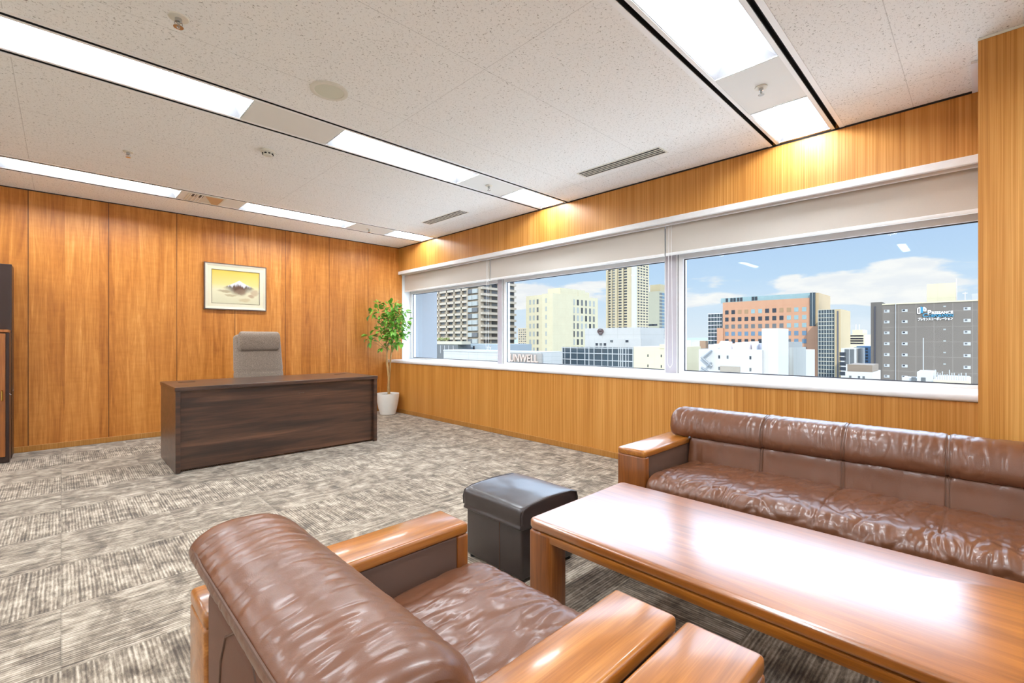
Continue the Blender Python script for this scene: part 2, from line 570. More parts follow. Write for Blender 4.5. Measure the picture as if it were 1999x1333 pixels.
def mk(name, bm, mat, parent=None, smooth=False, loc=None, angle=40):
    me = bpy.data.meshes.new(name)
    bmesh.ops.recalc_face_normals(bm, faces=bm.faces)
    if smooth:
        lim = math.radians(angle)
        for f in bm.faces:
            f.smooth = True
        for e in bm.edges:
            if len(e.link_faces) == 2 and e.calc_face_angle(0) > lim:
                e.smooth = False
    bm.to_mesh(me)
    bm.free()
    for m in (mat if isinstance(mat, (list, tuple)) else [mat]):
        me.materials.append(m)
    o = bpy.data.objects.new(name, me)
    COL.objects.link(o)
    if parent:
        o.parent = parent
    if loc:
        o.location = loc
    return o


def tag(o, label=None, cat=None, group=None, kind=None):
    if label: o['label'] = label
    if cat: o['category'] = cat
    if group: o['group'] = group
    if kind: o['kind'] = kind
    return o


def thing(name, label, cat, loc=(0, 0, 0), rz=0.0, group=None):
    o = bpy.data.objects.new(name, None)
    o.empty_display_size = 0.1
    COL.objects.link(o)
    o.location = loc
    o.rotation_euler = (0, 0, rz)
    return tag(o, label, cat, group)


def struct(name, bm, mat, parent=None, smooth=False):
    o = mk(name, bm, mat, parent, smooth)
    if parent is None:
        o['kind'] = 'structure'
    return o


def copy_tree(o, parent=None):
    c = o.copy()
    COL.objects.link(c)
    if parent:
        c.parent = parent
    for ch in list(o.children):
        copy_tree(ch, c)
    return c


def ray(px, py):
    F = Vector((math.sin(YAW), math.cos(YAW), 0))
    R = Vector((math.cos(YAW), -math.sin(YAW), 0))
    r = F + R * ((px - CX) / FPX)
    r.z = -(py - CY) / FPX
    return r


def on_x(px, py, X):
    r = ray(px, py)
    return Vector((0, 0, EYE)) + r * (X / r.x)


def on_y(px, py, Y):
    r = ray(px, py)
    return Vector((0, 0, EYE)) + r * (Y / r.y)

# ================================================================== ROOM SHELL
XU, XL, XG = 3.91, 3.70, 4.16          # upper wall face, lower wall face, glass plane
YB, H = 6.62, 2.60
X0, Y0 = -2.6, -3.4
STRIPS = (5.765, 3.337, 0.912, -1.515)

b = B(); box(b, X0 - .15, XL + .02, Y0 - .15, YB + .15, -0.12, 0.0)
struct('floor', b, M['carpet'])

b = B()
ys = [YB + .15]
for yc in STRIPS:
    ys += [yc + .24, yc - .24]
ys += [Y0 - .15]
for i in range(0, len(ys), 2):
    box(b, X0 - .15, XU + .01, ys[i + 1], ys[i], H, H + .03)
struct('ceiling', b, M['ceiling'])
b = B(); box(b, X0 - .2, XG + .2, Y0 - .2, YB + .2, H + .20, H + .30)
struct('ceiling_slab', b, M['black'])

b = B(); box(b, X0 - .15, XG - .02, YB, YB + .14, -.1, H + .2)
struct('wall_back', b, M['backwall'])
b = B(); box(b, X0 - .14, X0, Y0, YB, -.1, H + .2)
struct('wall_left', b, M['wallpaint'])
b = B(); box(b, X0, XG + .2, Y0 - .14, Y0, -.1, H + .2)
struct('wall_front', b, M['wallpaint'])
b = B()
box(b, XL, XL + .06, Y0, YB, -.1, .75)
box(b, XU, XU + .05, Y0, YB, 2.205, H + .2)
struct('wall_right', b, M['teak'])
b = B(); box(b, XL + .06, XG + .12, Y0, YB, .60, .752)
box(b, XG - .02, XG + .12, Y0, YB, 1.97, H + .2)
box(b, XU + .05, XG + .1, Y0, YB, 2.30, 2.34)
struct('trim_1', b, M['white'])          # window head, pocket roof and the ledge under the sill
b = B(); box(b, XL - .02, XG - .03, Y0, YB - .001, .752, .797, .018, 4)
struct('trim_2', b, M['sill'], smooth=True)      # window sill
b = B()
box(b, XU - .012, XU + .02, Y0, YB - .001, 2.165, 2.215, .004)
box(b, XU + .05, XU + .075, Y0, YB - .001, 2.155, 2.215, .003)
struct('trim_3', b, M['white'])          # lip of the blind pocket
b = B(); box(b, XU - .004, XU + .0, Y0, YB, H - .012, H)
struct('trim_4', b, M['black'])          # shadow gap between the ceiling and the timber
b = B(); box(b, X0, XU, YB - .004, YB, H - .010, H)
struct('trim_5', b, M['black'])
b = B()
box(b, X0, XL, YB - .016, YB, 0, .058, .004)
struct('baseboard_back', b, M['teak_base'])
b = B()
box(b, XL - .014, XL, .02, YB - .016, 0, .058, .004)
struct('baseboard_right', b, M['teak_base'])
# pillar
b = B(); box(b, 3.25, XG + .1, -.95, .012, 0, H - .012)
struct('wall_pillar', b, M['teak'])
b = B(); box(b, 3.246, XU, -.954, .014, H - .012, H - .001)
struct('trim_6', b, M['cream'])
b = B(); box(b, XU - .42, XU - .005, .013, .040, H - .014, H - .0005)
struct('trim_7', b, M['white'])

# ---- light strips
def strip(yc, k):
    hb = B()
    for s in (-1, 1):
        box(hb, X0, XU, yc + s * .165, yc + s * .187, H - .002, H + .05)
        box(hb, X0, XU, yc + s * .214, yc + s * .242, H - .003, H + .04)
    o = struct('trim_%d' % (8 + k), hb, M['flange'])
    sb = B()
    for s in (-1, 1):
        box(sb, X0, XU, yc + s * .19, yc + s * .216, H + .035, H + .06)
        box(sb, X0, XU, yc + s * .186, yc + s * .190, H - .0005, H + .05)
        box(sb, X0, XU, yc + s * .211, yc + s * .2145, H - .0005, H + .05)
    mk('slot', sb, M['black'], o)
    pb = B()
    for a, c in ((-.98, -.41), (.865, 1.435), (2.70, 3.255)):
        box(pb, a, c, yc - .166, yc + .166, H, H + .01)
    box(pb, X0, XU, yc - .17, yc + .17, H + .10, H + .11)
    mk('blank_panel', pb, M['panel'], o)


for k, yc in enumerate(STRIPS):
    strip(yc, k)

def troffer(x0, x1, yc, label):
    L = x1 - x0
    t = thing('ceiling_light', label, 'ceiling light', ((x0 + x1) / 2, yc, H), 0, 'recessed ceiling lights')
    a, w0 = L / 2, .162
    r = B()
    e = min(.075, L * .10)
    lo = [r.verts.new(p) for p in ((-a, -w0, 0), (a, -w0, 0), (a, w0, 0), (-a, w0, 0))]
    hi = [r.verts.new(p) for p in ((-a + e, -.075, .075), (a - e, -.075, .075), (a - e, .075, .075), (-a + e, .075, .075))]
    for i in range(4):
        r.faces.new((lo[i], lo[(i + 1) % 4], hi[(i + 1) % 4], hi[i]))
    r.faces.new(hi)
    o = mk('reflector', r, M['reflector'], t)
    for s in (-1, 1):
        mk('end_bar', box(B(), s * a - .004 * (s > 0), s * a + .004 * (s < 0), -w0, w0, -.001, .01), M['white'], t)
    q = B(); box(q, -a + e * .8, a - e * .8, -.052, .052, .045, .072, .008)
    mk('lamp', q, M['lamp'], t)
    return t


ends = {0: 'strip nearest the back wall', 1: 'middle strip', 2: 'wide strip nearest the timber pillar', 3: 'strip behind the sofa group'}
for k, yc in enumerate(STRIPS):
    troffer(3.265, 3.885, yc, 'short recessed ceiling light at the window end of the ' + ends[k])
    troffer(1.44, 2.695, yc, ('long recessed ceiling light, second from the window in the ' if k < 2 else 'long recessed white ceiling light in the ') + ends[k])
    troffer(-.405, .86, yc, 'long recessed ceiling light farthest from the window in the ' + ends[k])
    troffer(-2.25, -.985, yc, 'recessed ceiling light beyond the cabinet side of the ' + ends[k])


def sprinkler(x, y, label, z=H, s=1.0):
    t = thing('sprinkler_head', label, 'sprinkler', (x, y, z), 0, 'ceiling sprinkler heads')
    mk('rosette', lathe(B(), [(.034 * s, 0), (.033 * s, -.005), (.016 * s, -.007)], n=24), M['cream'], t, True)
    q = lathe(B(), [(.012 * s, -.005), (.012 * s, -.022), (.006 * s, -.026), (.006 * s, -.034)], n=16)
    for k in range(2):
        tube(q, [(math.cos(PI * k) * .011 * s, 0, -.02), (math.cos(PI * k) * .013 * s, 0, -.032), (0, 0, -.044 * s)], .0022, 6)
    mk('nozzle', q, M['chrome'], t, True)
    mk('deflector', lathe(B(), [(.017 * s, -.044), (.017 * s, -.046)], n=20), M['chrome'], t, True)


sprinkler(.388, 2.605, 'largest dark metal sprinkler head, on the open ceiling tiles near the round speaker', s=1.2)
sprinkler(.379, 4.739, 'tiny sprinkler head on the tiles between the middle and back light strips')
for k, yc in enumerate(STRIPS[:3]):
    sprinkler(2.955, yc, 'small sprinkler head in the blank panel of the ' + ends[k])

# ---- round speaker, smoke detector
t = thing('ceiling_speaker', 'flush round cream speaker disc on the ceiling beside the middle light strip', 'speaker', (1.147, 2.735, H))
mk('rim', lathe(B(), [(.108, 0), (.106, -.008), (.096, -.011), (.084, -.009), (.082, -.004)], n=48), M['cream'], t, True)
mk('grille', lathe(B(), [(.083, -.003), (.083, -.006), (.05, -.009), (.002, -.010)], n=48), plain('speaker_mesh', lin(214, 214, 196), 0.7, 0.12, 900), t, True)
t = thing('smoke_detector', 'small round smoke detector with dark slots on the ceiling', 'smoke detector', (1.165, 3.945, H))
mk('base', lathe(B(), [(.052, 0), (.05, -.014), (.04, -.018)], n=32), M['cream'], t, True)
q = lathe(B(), [(.034, -.016), (.036, -.026), (.03, -.04), (.012, -.046)], n=32)
mk('sensor_head', q, M['cream'], t, True)
q = B()
for k in range(8):
    a = k * PI / 4
    c, s = math.cos(a) * .034, math.sin(a) * .034
    box(q, c - .007, c + .007, s - .007, s + .007, -.031, -.024)
mk('slot_ring', q, M['black'], t)

# ---- linear diffusers
def diffuser(xc, y0, y1, label):
    t = thing('air_diffuser', label, 'air vent', (xc, (y0 + y1) / 2, H), 0, 'slotted air diffusers')
    L = (y1 - y0) / 2
    f = B()
    for s in (-1, 1):
        box(f, s * .066 - .006, s * .066 + .006, -L + .0061, L - .0061, -.003, .002)
        box(f, -.07, .07, s * L - .006, s * L + .006, -.003, .002)
    mk('frame', f, M['cream'], t)
    mk('slot', box(B(), -.062, .062, -L + .004, L - .004, -.0012, .001), M['black'], t)
    for k in range(3):
        x = -.031 + k * .031
        mk('blade', box(B(), x - .0055, x + .0055, -L + .004, L - .004, -.004, .001), M['cream'], t)


diffuser(3.37, 1.75, 2.537, 'slotted air diffuser between the wide right strip and the middle strip')
diffuser(3.335, 4.20, 4.98, 'slotted air diffuser between the middle strip and the back wall')

# ---- air grille in the back strip
t = thing('air_grille', 'small adjustable air grille set in the light strip nearest the back wall', 'air vent', (1.085, STRIPS[0], H))
f = B()
for s in (-1, 1):
    box(f, s * .155 - .008, s * .155 + .008, -.1465, .1465, -.006, .002)
    box(f, -.163, .163, s * .155 - .008, s * .155 + .008, -.006, .002)
mk('frame', f, M['cream'], t)
mk('duct', box(B(), -.15, .15, -.15, .15, -.001, .0), M['cream'], t)
for k in range(2):
    mk('opening', box(B(), -.125 + k * .062, -.09 + k * .062, -.13, -.03, -.0022, -.0005), M['gasket'], t)
for k in range(4):
    mk('vane', box(B(), -.137 + k * .031, -.129 + k * .031, -.14, .14, -.006, -.001), M['white'], t)
f = B()
lo_ = [f.verts.new(p) for p in ((-.02, -.146, -.006), (.145, -.146, -.006), (.145, .146, -.006), (.09, .146, -.006))]
hi_ = [f.verts.new(v.co + Vector((0, 0, .004))) for v in lo_]
f.faces.new(lo_)
f.faces.new(hi_[::-1])
for k in range(4):
    f.faces.new((lo_[k], lo_[(k + 1) % 4], hi_[(k + 1) % 4], hi_[k]))
mk('plate', f, plain('tan_plate', lin(206, 168, 124), .5), t)

# ================================================================== WINDOWS
m1a, m1b = on_x(971.5, 640, XG - .05).y, on_x(979.5, 640, XG - .05).y
m2a, m2b = on_x(1299, 640, XG - .05).y, on_x(1320, 640, XG - .05).y
ZB, ZT = .797, 1.97
wins = [(m1a, YB), (m2a, m1b - .012), (Y0, m2b - .012)]
for i, (ya, yb) in enumerate(wins):
    f = B()
    fw = .048
    x0, x1 = XG - .035, XG + .04
    box(f, x0, x1, ya + .016, yb - fw, ZB - .01, ZB + .022)
    box(f, x0, x1, ya + .016, yb - fw, ZT - .11, ZT + .01)
    box(f, x0, x1, yb - fw, yb, ZB - .01, ZT + .01)
    box(f, x0, x1, ya, ya + .016, ZB - .01, ZT + .01)
    o = struct('window_%d' % (i + 1), f, M['white'])
    g = B()
    gx0, gx1 = XG - .012, XG - .004
    yy0, yy1, zz0, zz1 = ya + .016, yb - fw, ZB + .022, ZT - .11
    box(g, gx0, gx1, yy0, yy0 + .008, zz0, zz1); box(g, gx0, gx1, yy1 - .008, yy1, zz0, zz1)
    box(g, gx0, gx1, yy0 + .008, yy1 - .008, zz0, zz0 + .008); box(g, gx0, gx1, yy0 + .008, yy1 - .008, zz1 - .008, zz1)
    mk('gasket', g, M['gasket'], o)
    mk('pane', box(B(), XG, XG + .006, yy0, yy1, zz0, zz1), M['glass'], o)
for k, (ya, yb) in enumerate(((m1b, m1a), (m2b, m2a))):
    f = B(); box(f, XG - .05, XG + .05, ya, yb, ZB - .01, ZT, .003)
    o = struct('trim_%d' % (12 + k), f, M['greymetal'])
    mk('bead', box(B(), XG - .045, XG, ya - .010, ya, ZB, ZT), M['white'], o)
    mk('joint', box(B(), XG - .04, XG, ya - .014, ya - .010, ZB, ZT), M['gasket'], o)
# reveal lining beside the back wall, and the facade fin and ledge outside
f = B(); box(f, XL + .27, XG - .036, YB - .012, YB, ZB, 2.2)
struct('trim_14', f, M['white'])
xf = on_y(853, 640, 6.95).x
f = B(); box(f, XG + .13, xf, 6.95, 7.5, -1.0, 3.2)
box(f, XG + .13, xf, 6.0, 7.5, 2.25, 2.6)
box(f, XG - .018, XG + .13, YB + .001, 7.5, -1.0, 3.2)
struct('wall_outside', f, plain('pale_facade_panel', dim(lin(236, 240, 246)), .5, .02))

# ---- roller blinds
def blind(y0, y1, zb, label, chain_y, loop):
    t = thing('roller_blind', label, 'roller blind', (XU + .10, (y0 + y1) / 2, 2.2), 0, 'roller blinds over the long window')
    L = (y1 - y0) / 2
    q = B()
    n = 24
    prev = None
    for k in range(2):
        for i in range(n):
            pass
    box(q, -.0015, .0015, -L, L, zb - 2.2 + .02, -.02)
    mk('fabric', q, M['blind'], t)
    q = B(); box(q, -.009, .009, -L, L, zb - 2.2, zb - 2.2 + .026, .004)
    mk('bottom_rail', q, M['white'], t, True)
    q = B(); tube(q, [(.03, -L, -.03), (.03, L, -.03)], .022, 14)
    mk('roller', q, M['white'], t, True)
    if chain_y is not None:
        cy = chain_y - (y0 + y1) / 2
        q = B()
        zl = loop - 2.2
        pts = [(-.03, cy - .012, -.05)]
        for i in range(13):
            a = PI * i / 12
            pts.append((-.03, cy - .024 * math.cos(a) * 1.0, zl + .05 - .05 * math.sin(a)))
        pts.append((-.03, cy + .012, -.05))
        tube(q, pts, .0022, 6)
        mk('pull_chain', q, M['white'], t, True)
        q = B(); tube(q, [(-.03, cy, zl + .004), (-.03, cy, zl - .008)], .005, 8)
        mk('chain_weight', q, M['white'], t, True)
    return t


by1 = on_x(957, 560, XU + .1).y
by2 = on_x(1299, 480, XU + .1).y
blind(by1 + .01, YB - .02, 1.885, 'narrow greige roller blind beside the back wall, half above the left window', on_x(951, 560, XU + .07).y, .98)
blind(by2 + .008, by1 - .005, 1.885, 'middle greige roller blind with a long looped pull chain at its right edge', on_x(1308, 560, XU + .07).y, .86)
blind(Y0, by2 - .006, 1.885, 'wide greige roller blind above the largest window, running behind the timber pillar', None, 0)

# ================================================================== FURNITURE
def fbm(p, o=3):
    s, a = 0.0, 1.0
    p = Vector(p)
    for i in range(o):
        s += a * noise.noise(p)
        p = p * 2.03
        a *= .5
    return s


def catmull(pts, n, closed=True):
    out = []
    k = len(pts)
    for i in range(n):
        u = i * k / n
        j = int(u)
        f = u - j
        p0, p1, p2, p3 = (Vector(pts[(j + q) % k]) for q in (-1, 0, 1, 2))
        out.append(0.5 * ((2 * p1) + (-p0 + p2) * f + (2 * p0 - 5 * p1 + 4 * p2 - p3) * f * f + (-p0 + 3 * p1 - 3 * p2 + p3) * f ** 3))
    return out


def loft(bm, prof, y0, y1, m, n, endr, disp, seams=()):
    """closed x-z profile swept along y with rounded ends; disp(x, y, z, nrm, i/n) -> offset along the profile normal"""
    pr = catmull([(x, 0, z) for x, z in prof], n)
    cen = sum(pr, Vector()) / n
    nrm = []
    for i in range(n):
        tg = pr[(i + 1) % n] - pr[i - 1]
        q = Vector((tg.z, 0, -tg.x)).normalized()
        if q.dot(pr[i] - cen) < 0 and i == 0:
            pass
        nrm.append(q)
    area = sum(pr[i].x * pr[(i + 1) % n].z - pr[(i + 1) % n].x * pr[i].z for i in range(n))
    if area < 0:
        nrm = [-q for q in nrm]
    rings = []
    L = y1 - y0
    ts = [.5 - .5 * math.cos(PI * (j + .5) / 8) for j in range(4)]
    ys = [y0 + endr * (1 - math.cos(PI / 2 * j / 6)) for j in range(7)]
    mid = [y0 + endr + (L - 2 * endr) * j / m for j in range(1, m)]
    ye = [y1 - endr * (1 - math.cos(PI / 2 * j / 6)) for j in range(6, -1, -1)]
    for y in ys + mid + ye:
        dd = min(y - y0, y1 - y)
        s = 1.0
        if dd < endr:
            q = 1 - dd / endr
            s = max(.06, (1 - q ** 2.6)) ** (1 / 2.6) if q < .999 else .45
            s = .45 + .55 * s
        ring = []
        for i in range(n):
            p = cen + (pr[i] - cen) * s
            o = disp(p.x, y, p.z, nrm[i], i / n) * (1 if dd > endr * .3 else .3)
            ring.append(bm.verts.new((p.x + nrm[i].x * o, y, p.z + nrm[i].z * o)))
        rings.append(ring)
    for a in range(len(rings) - 1):
        for i in range(n):
            bm.faces.new((rings[a][i], rings[a][(i + 1) % n], rings[a + 1][(i + 1) % n], rings[a + 1][i]))
    bm.faces.new(rings[0][::-1])
    bm.faces.new(rings[-1])
    return bm


def groove(v, c, wd, dp):
    q = (v - c) / wd
    return -dp * math.exp(-q * q)


ROLL = [(.230, .503), (.250, .532), (.246, .575), (.222, .628), (.172, .661), (.108, .670), (.052, .664), (.012, .645), (-.004, .622), (.006, .602), (.055, .585), (.12, .556), (.185, .512)]
PANEL = [(.230, .50), (.244, .44), (.262, .35), (.265, .26), (.16, .24), (.14, .40), (.15, .52), (.19, .525)]
SEAT = [(.17, .355), (.30, .366), (.48, .376), (.64, .382), (.745, .376), (.80, .345), (.812, .295), (.795, .235), (.74, .20), (.5, .20), (.25, .21), (.16, .26)]


def lounge(name, label, cat, loc, rz, wid, arm, seams, seed, group=None, dense=1.0, wr=1.0):
    """arm chair or sofa in leather with slab wooden arms: local +x is the way it faces, y across, origin on the floor under its back"""
    t = thing(name, label, cat, loc, rz, group)
    hw = wid / 2
    inn = hw - arm
    sd_ = seed * 11.7
    # arms
    for s in (-1, 1):
        ya, yb = s * inn, s * hw
        q = B()
        box(q, .012, .757, ya, yb, .462, .50, .011, 3)                     # top board
        a = mk('arm', q, M['arm_wood'], t, True)
        q = B(); box(q, .712, .757, ya, yb, 0.0, .464, .008, 3)
        mk('front_post', q, M['post_wood'], a, True)
        q = B(); box(q, .012, .055, ya, yb, 0.0, .464, .008, 3)
        mk('rear_post', q, M['arm_wood'], a, True)
        q = B(); box(q, .054, .713, ya + s * .004, yb - s * .006, .05, .463, .006, 2)
        mk('side_panel', q, M['leather_panel'], a, True)
    # base and rear shell
    q = B(); box(q, .05, .735, -inn + .002, inn - .002, .07, .225, .012, 2)
    mk('base', q, M['leather_panel'], t, True)
    q = B(); box(q, .014, .15, -inn + .003, inn - .003, .08, .575, .03, 4)
    sh = mk('back_shell', q, M['leather_shell'], t, True)
    for s in (-1, 1):
        yy = s * (inn - .13)
        q = B()
        tube(q, [(.0135, yy, .09), (.0135, yy, .40), (.0135, yy - s * .012, .47), (.0135, yy - s * .05, .535), (.018, yy - s * .11, .57)], .0026, 6)
        mk('piping', q, M['thread'], sh, True)
    N_ = int(wid * 150 * dense)
    edges = [-inn] + list(seams) + [inn]

    def puck(y, k=.05):
        dm = min(abs(y - e) for e in edges)
        return math.exp(-dm / k)

    def d_roll(x, y, z, nv, u):
        o = 0.0
        ca, sa = math.cos(2 * PI * u) * .55, math.sin(2 * PI * u) * .55
        yy = y + .018 * noise.noise(Vector((ca * 2, sa * 2, sd_ + y * 3)))
        o += .0009 * fbm((yy * 11 + sd_, ca, sa), 2) + .0012 * fbm((yy * 40 + sd_, ca * 1.5, sa * 1.5), 2)
        o += .0055 * puck(y, .07) * fbm((yy * 46 + sd_, ca * 1.3, sa * 1.3), 2)
        rid = abs(noise.noise(Vector((yy * 26 + sd_, ca * 1.8, sa * 1.8))))
        o -= .0026 * max(0, .14 - rid) / .14
        o = o * wr + .002 * (1 - (y / (hw)) ** 4)
        for e in seams:
            o += groove(y, e, .005, .006)
        return o
    q = loft(B(), ROLL, -hw + .046, hw - .046, N_, 64, .055, d_roll)
    ro = mk('back_roll', q, M['leather'], t, True, angle=70)
    q = B()
    tube(q, [(.002, -hw + .09, .632), (-.004, -hw * .5, .634), (-.004, hw * .5, .634), (.002, hw - .09, .632)], .0028, 6)
    mk('piping', q, M['thread'], ro, True)

    def d_panel(x, y, z, nv, u):
        o = .004 * fbm((y * 13 + sd_, z * 4, 5.5), 3) + .004 * puck(y) * fbm((y * 30 + sd_, z * 12, 2.2), 2)
        for e in seams:
            o += groove(y, e, .005, .006)
        return o
    q = loft(B(), PANEL, -inn + .003, inn - .003, N_, 40, .03, d_panel)
    bc = mk('back_cushion', q, M['leather'], t, True, angle=70)

    def d_seat(x, y, z, nv, u):
        front = max(0, min(1, (x - .45) / .3))
        mid = 1 - abs(y / inn) ** 5
        o = 0.0
        sk = y + .16 * (x - .5) * math.sin(y * 5 + sd_)
        w1 = fbm((sk * 13 + sd_, x * 4.2, 1.3), 3)
        w2 = fbm((sk * 34 + sd_, x * 7, 9.1 + z * 8), 2)
        o += (.0032 + .003 * front) * w1 + (.0018 + .0040 * front) * w2 * (.35 + .65 * puck(y, .16))
        rid = abs(noise.noise(Vector((sk * 15 + x * 9 + sd_, x * 4 - sk * 2.5, 4.4 + z * 5))))
        o -= .0065 * max(0, .16 - rid) / .16
        rid = abs(noise.noise(Vector((sk * 9 - x * 6 + sd_, x * 7 + sk * 2, 14.4))))
        o -= .0055 * max(0, .12 - rid) / .12
        o = o * wr + .014 * mid * max(0, nv.z)
        for e in seams:
            o += groove(y, e, .0045, .006)
        if nv.z > .3:
            o += groove(x, .60 + .012 * math.sin(y * 9 + sd_), .0035, .0035)
        return o
    q = loft(B(), SEAT, -inn + .002, inn - .002, N_, 110, .06, d_seat)
    mk('seat_cushion', q, M['leather'], t, True, angle=80)
    # stitching lines beside every seam of the back
    if seams:
        for e in seams:
            for s in (-1, 1):
                q = B()
                tube(q, [(.238, e + s * .006, .505), (.2565, e + s * .006, .532), (.2525, e + s * .006, .577), (.2275, e + s * .006, .632), (.176, e + s * .006, .667), (.11, e + s * .006, .676)], .0011, 5)
                mk('stitching', q, M['thread'], ro, True)
                q = B()
                tube(q, [(.237, e + s * .006, .500), (.2475, e + s * .006, .44), (.2655, e + s * .006, .36)], .0011, 5)
                mk('stitching', q, M['thread'], bc, True)
    return t


# camera side: two arm chairs facing the window, arms almost touching
lounge('armchair', 'brown leather armchair seen from behind, whole, its far arm beside the dark stool', 'armchair', (.212, .911, 0), 0, .885, .158, [], 1.0, 'brown leather armchairs', 1.4, .55)
lounge('armchair', 'leather armchair of which only one wooden arm tip shows beside the nearer armchair', 'armchair', (.212, .006, 0), 0, .885, .158, [], 2.0, 'brown leather armchairs', 1.0, .55)
SY0, SY1 = -.62, 1.452
smid = (SY0 + SY1) / 2
sofa_seams = []
for px in (1489, 1647, 1850):
    sofa_seams.append(-(on_x(px, 880, 2.80).y - smid))
sofa_seams.append(sofa_seams[-1] + .42)
lounge('sofa', 'long brown leather sofa with wooden arm under the window', 'sofa', (3.02, smid, 0), PI, SY1 - SY0, .175, sofa_seams, 3.0)

# ---- coffee table
t = thing('coffee_table', 'glossy reddish wood coffee table between the sofa and armchairs', 'table', (1.658, .508, 0))
TX, TY, TZ = .339, .75, .402
q = B()
tt = bmesh.new()
bmesh.ops.create_cube(tt, size=1)
for v in tt.verts:
    v.co = Vector((v.co.x * TX * 2, v.co.y * TY * 2, TZ - .0195 + v.co.z * .039))
bmesh.ops.bevel(tt, geom=[e for e in tt.edges if abs(e.verts[0].co.z - e.verts[1].co.z) > .01], offset=.028, segments=6, profile=.5, affect='EDGES')
bmesh.ops.bevel(tt, geom=[e for e in tt.edges if abs(e.verts[0].co.z - e.verts[1].co.z) < .001 and len(e.link_faces) == 2 and e.calc_face_angle(0) > 1], offset=.013, segments=5, profile=.5, affect='EDGES')
join(q, tt)
mk('tabletop', q, M['table_wood'], t, True, angle=30)
q = B()
for s in (-1, 1):
    box(q, s * TX - s * .004, s * TX - s * .045, -TY + .06, TY - .06, TZ - .073, TZ - .041, .006, 2)
    box(q, -TX + .06, TX - .06, s * TY - s * .004, s * TY - s * .045, TZ - .073, TZ - .041, .006, 2)
mk('apron', q, M['edge_wood'], t, True)
q = B()
box(q, -TX + .012, TX - .012, -TY + .012, TY - .012, TZ - .045, TZ - .038)
mk('shadow_groove', q, M['post_wood'], t)
for sx_ in (-1, 1):
    for sy_ in (-1, 1):
        q = B(); box(q, sx_ * (TX - .003), sx_ * (TX - .098), sy_ * (TY - .003), sy_ * (TY - .118), 0, TZ - .041, .012, 3)
        mk('leg', q, M['post_wood'], t, True)

# ---- leather stool
t = thing('stool', 'dark brown leather box stool between the armchair and coffee table end', 'stool', (1.676, 1.652, 0))
q = B(); box(q, -.19, .19, -.2, .2, .012, .25, .014, 3)
o = mk('body', q, M['leather_dark'], t, True)
q = B()
for y in (-.05,):
    box(q, -.192, -.189, y - .0012, y + .0012, .02, .245)
mk('seam', q, M['thread'], o)
q = B()
LID = [(-.19, .245), (-.202, .27), (-.205, .31), (-.195, .338), (-.15, .351), (0, .359), (.15, .351), (.195, .338), (.205, .31), (.202, .27), (.19, .245), (0, .24)]
q = loft(B(), LID, -.212, .212, 26, 72, .012, lambda x, y, z, nv, u: .004 * (1 - (y / .21) ** 2) * max(0, nv.z) + .0022 * fbm((x * 9, y * 7, z * 5), 3))
l_ = mk('lid', q, M['leather_dark'], t, True, angle=60)
for s in (-1, 1):
    q = B()
    tube(q, [(x * .985, s * .2095, z - .001) for x, z in LID[1:10]], .0042, 8)
    mk('piping', q, M['leather_dark'], l_, True)
for sx_ in (-1, 1):
    for sy_ in (-1, 1):
        mk('glide', lathe(B(), [(.015, 0), (.015, .013)], (sx_ * .165, sy_ * .175, 0), 12), M['plasticblack'], t)

# ---- desk
t = thing('desk', 'dark walnut executive desk standing before the back wall', 'desk', (1.57, 5.02, 0))
q = B(); box(q, -.905, .905, -.395, .40, .683, .715, .003, 2)
top = mk('desktop', q, M['desk'], t)
for x0_, x1_ in ((-.80, -.67), (.66, .79)):
    q = B(); box(q, x0_, x1_, .13, .19, .7142, .7156)
    mk('cable_slot', q, M['plasticblack'], top)
for s in (-1, 1):
    q = B(); box(q, s * .90, s * .866, -.388, .39, .006, .684, .002, 1)
    pn = mk('side_panel', q, M['desk'], t)
    for y in (-.35, .35):
        mk('glide', lathe(B(), [(.014, 0), (.014, .008)], (s * .883, y, 0), 12), M['plasticblack'], pn)
q = B(); box(q, -.867, .867, -.345, -.325, .02, .684)
mp = mk('front_panel', q, M['desk'], t)
q = B(); box(q, .09, .138, -.3475, -.344, .586, .594, .001, 1)
mk('name_plate', q, M['chrome'], mp)

# ---- desk chair
t = thing('office_chair', 'grey brown fabric high back office chair behind the desk', 'chair', (1.585, 5.62, 0))
q = loft(B(), [(-.05, -.245), (.0, -.25), (.03, -.2), (.04, 0), (.03, .2), (0, .25), (-.05, .245), (-.075, .15), (-.08, 0), (-.075, -.15)], 0, .62, 30, 60, .05, lambda x, y, z, nv, u: groove(y, .20, .008, .010) + .006 * math.sin(min(1, y / .2) * PI) * 0)
# the sweep runs along y; stand it up as a back rest (profile x-z becomes depth-width)
for v in q.verts:
    dpt, up, wx = v.co.x, v.co.y, v.co.z
    k = up / .62
    wfac = 1.0 - .07 * k
    v.co = Vector((wx * wfac, -dpt + .10 * (k - .3) + .03, .555 + up))
br = mk('backrest', q, M['chairfab'], t, True, angle=60)
q = loft(B(), [(-.03, -.1), (.03, -.095), (.05, 0), (.03, .085), (-.03, .09), (-.045, 0)], -.207, .207, 24, 40, .035, lambda x, y, z, nv, u: .003)
for v in q.verts:
    dpt, wx, up = v.co.x, v.co.y, v.co.z
    v.co = Vector((wx, -.02 - dpt + .055, 1.10 + up))
mk('head_cushion', q, M['chairfab'], t, True, angle=60)
q = loft(B(), [(-.24, .43), (.0, .435), (.2, .435), (.26, .40), (.24, .36), (0, .35), (-.22, .36)], -.25, .25, 24, 48, .05, lambda x, y, z, nv, u: 0.0)
for v in q.verts:
    v.co = Vector((v.co.y, -v.co.x - .1, v.co.z))
mk('seat', q, M['chairfab'], t, True)
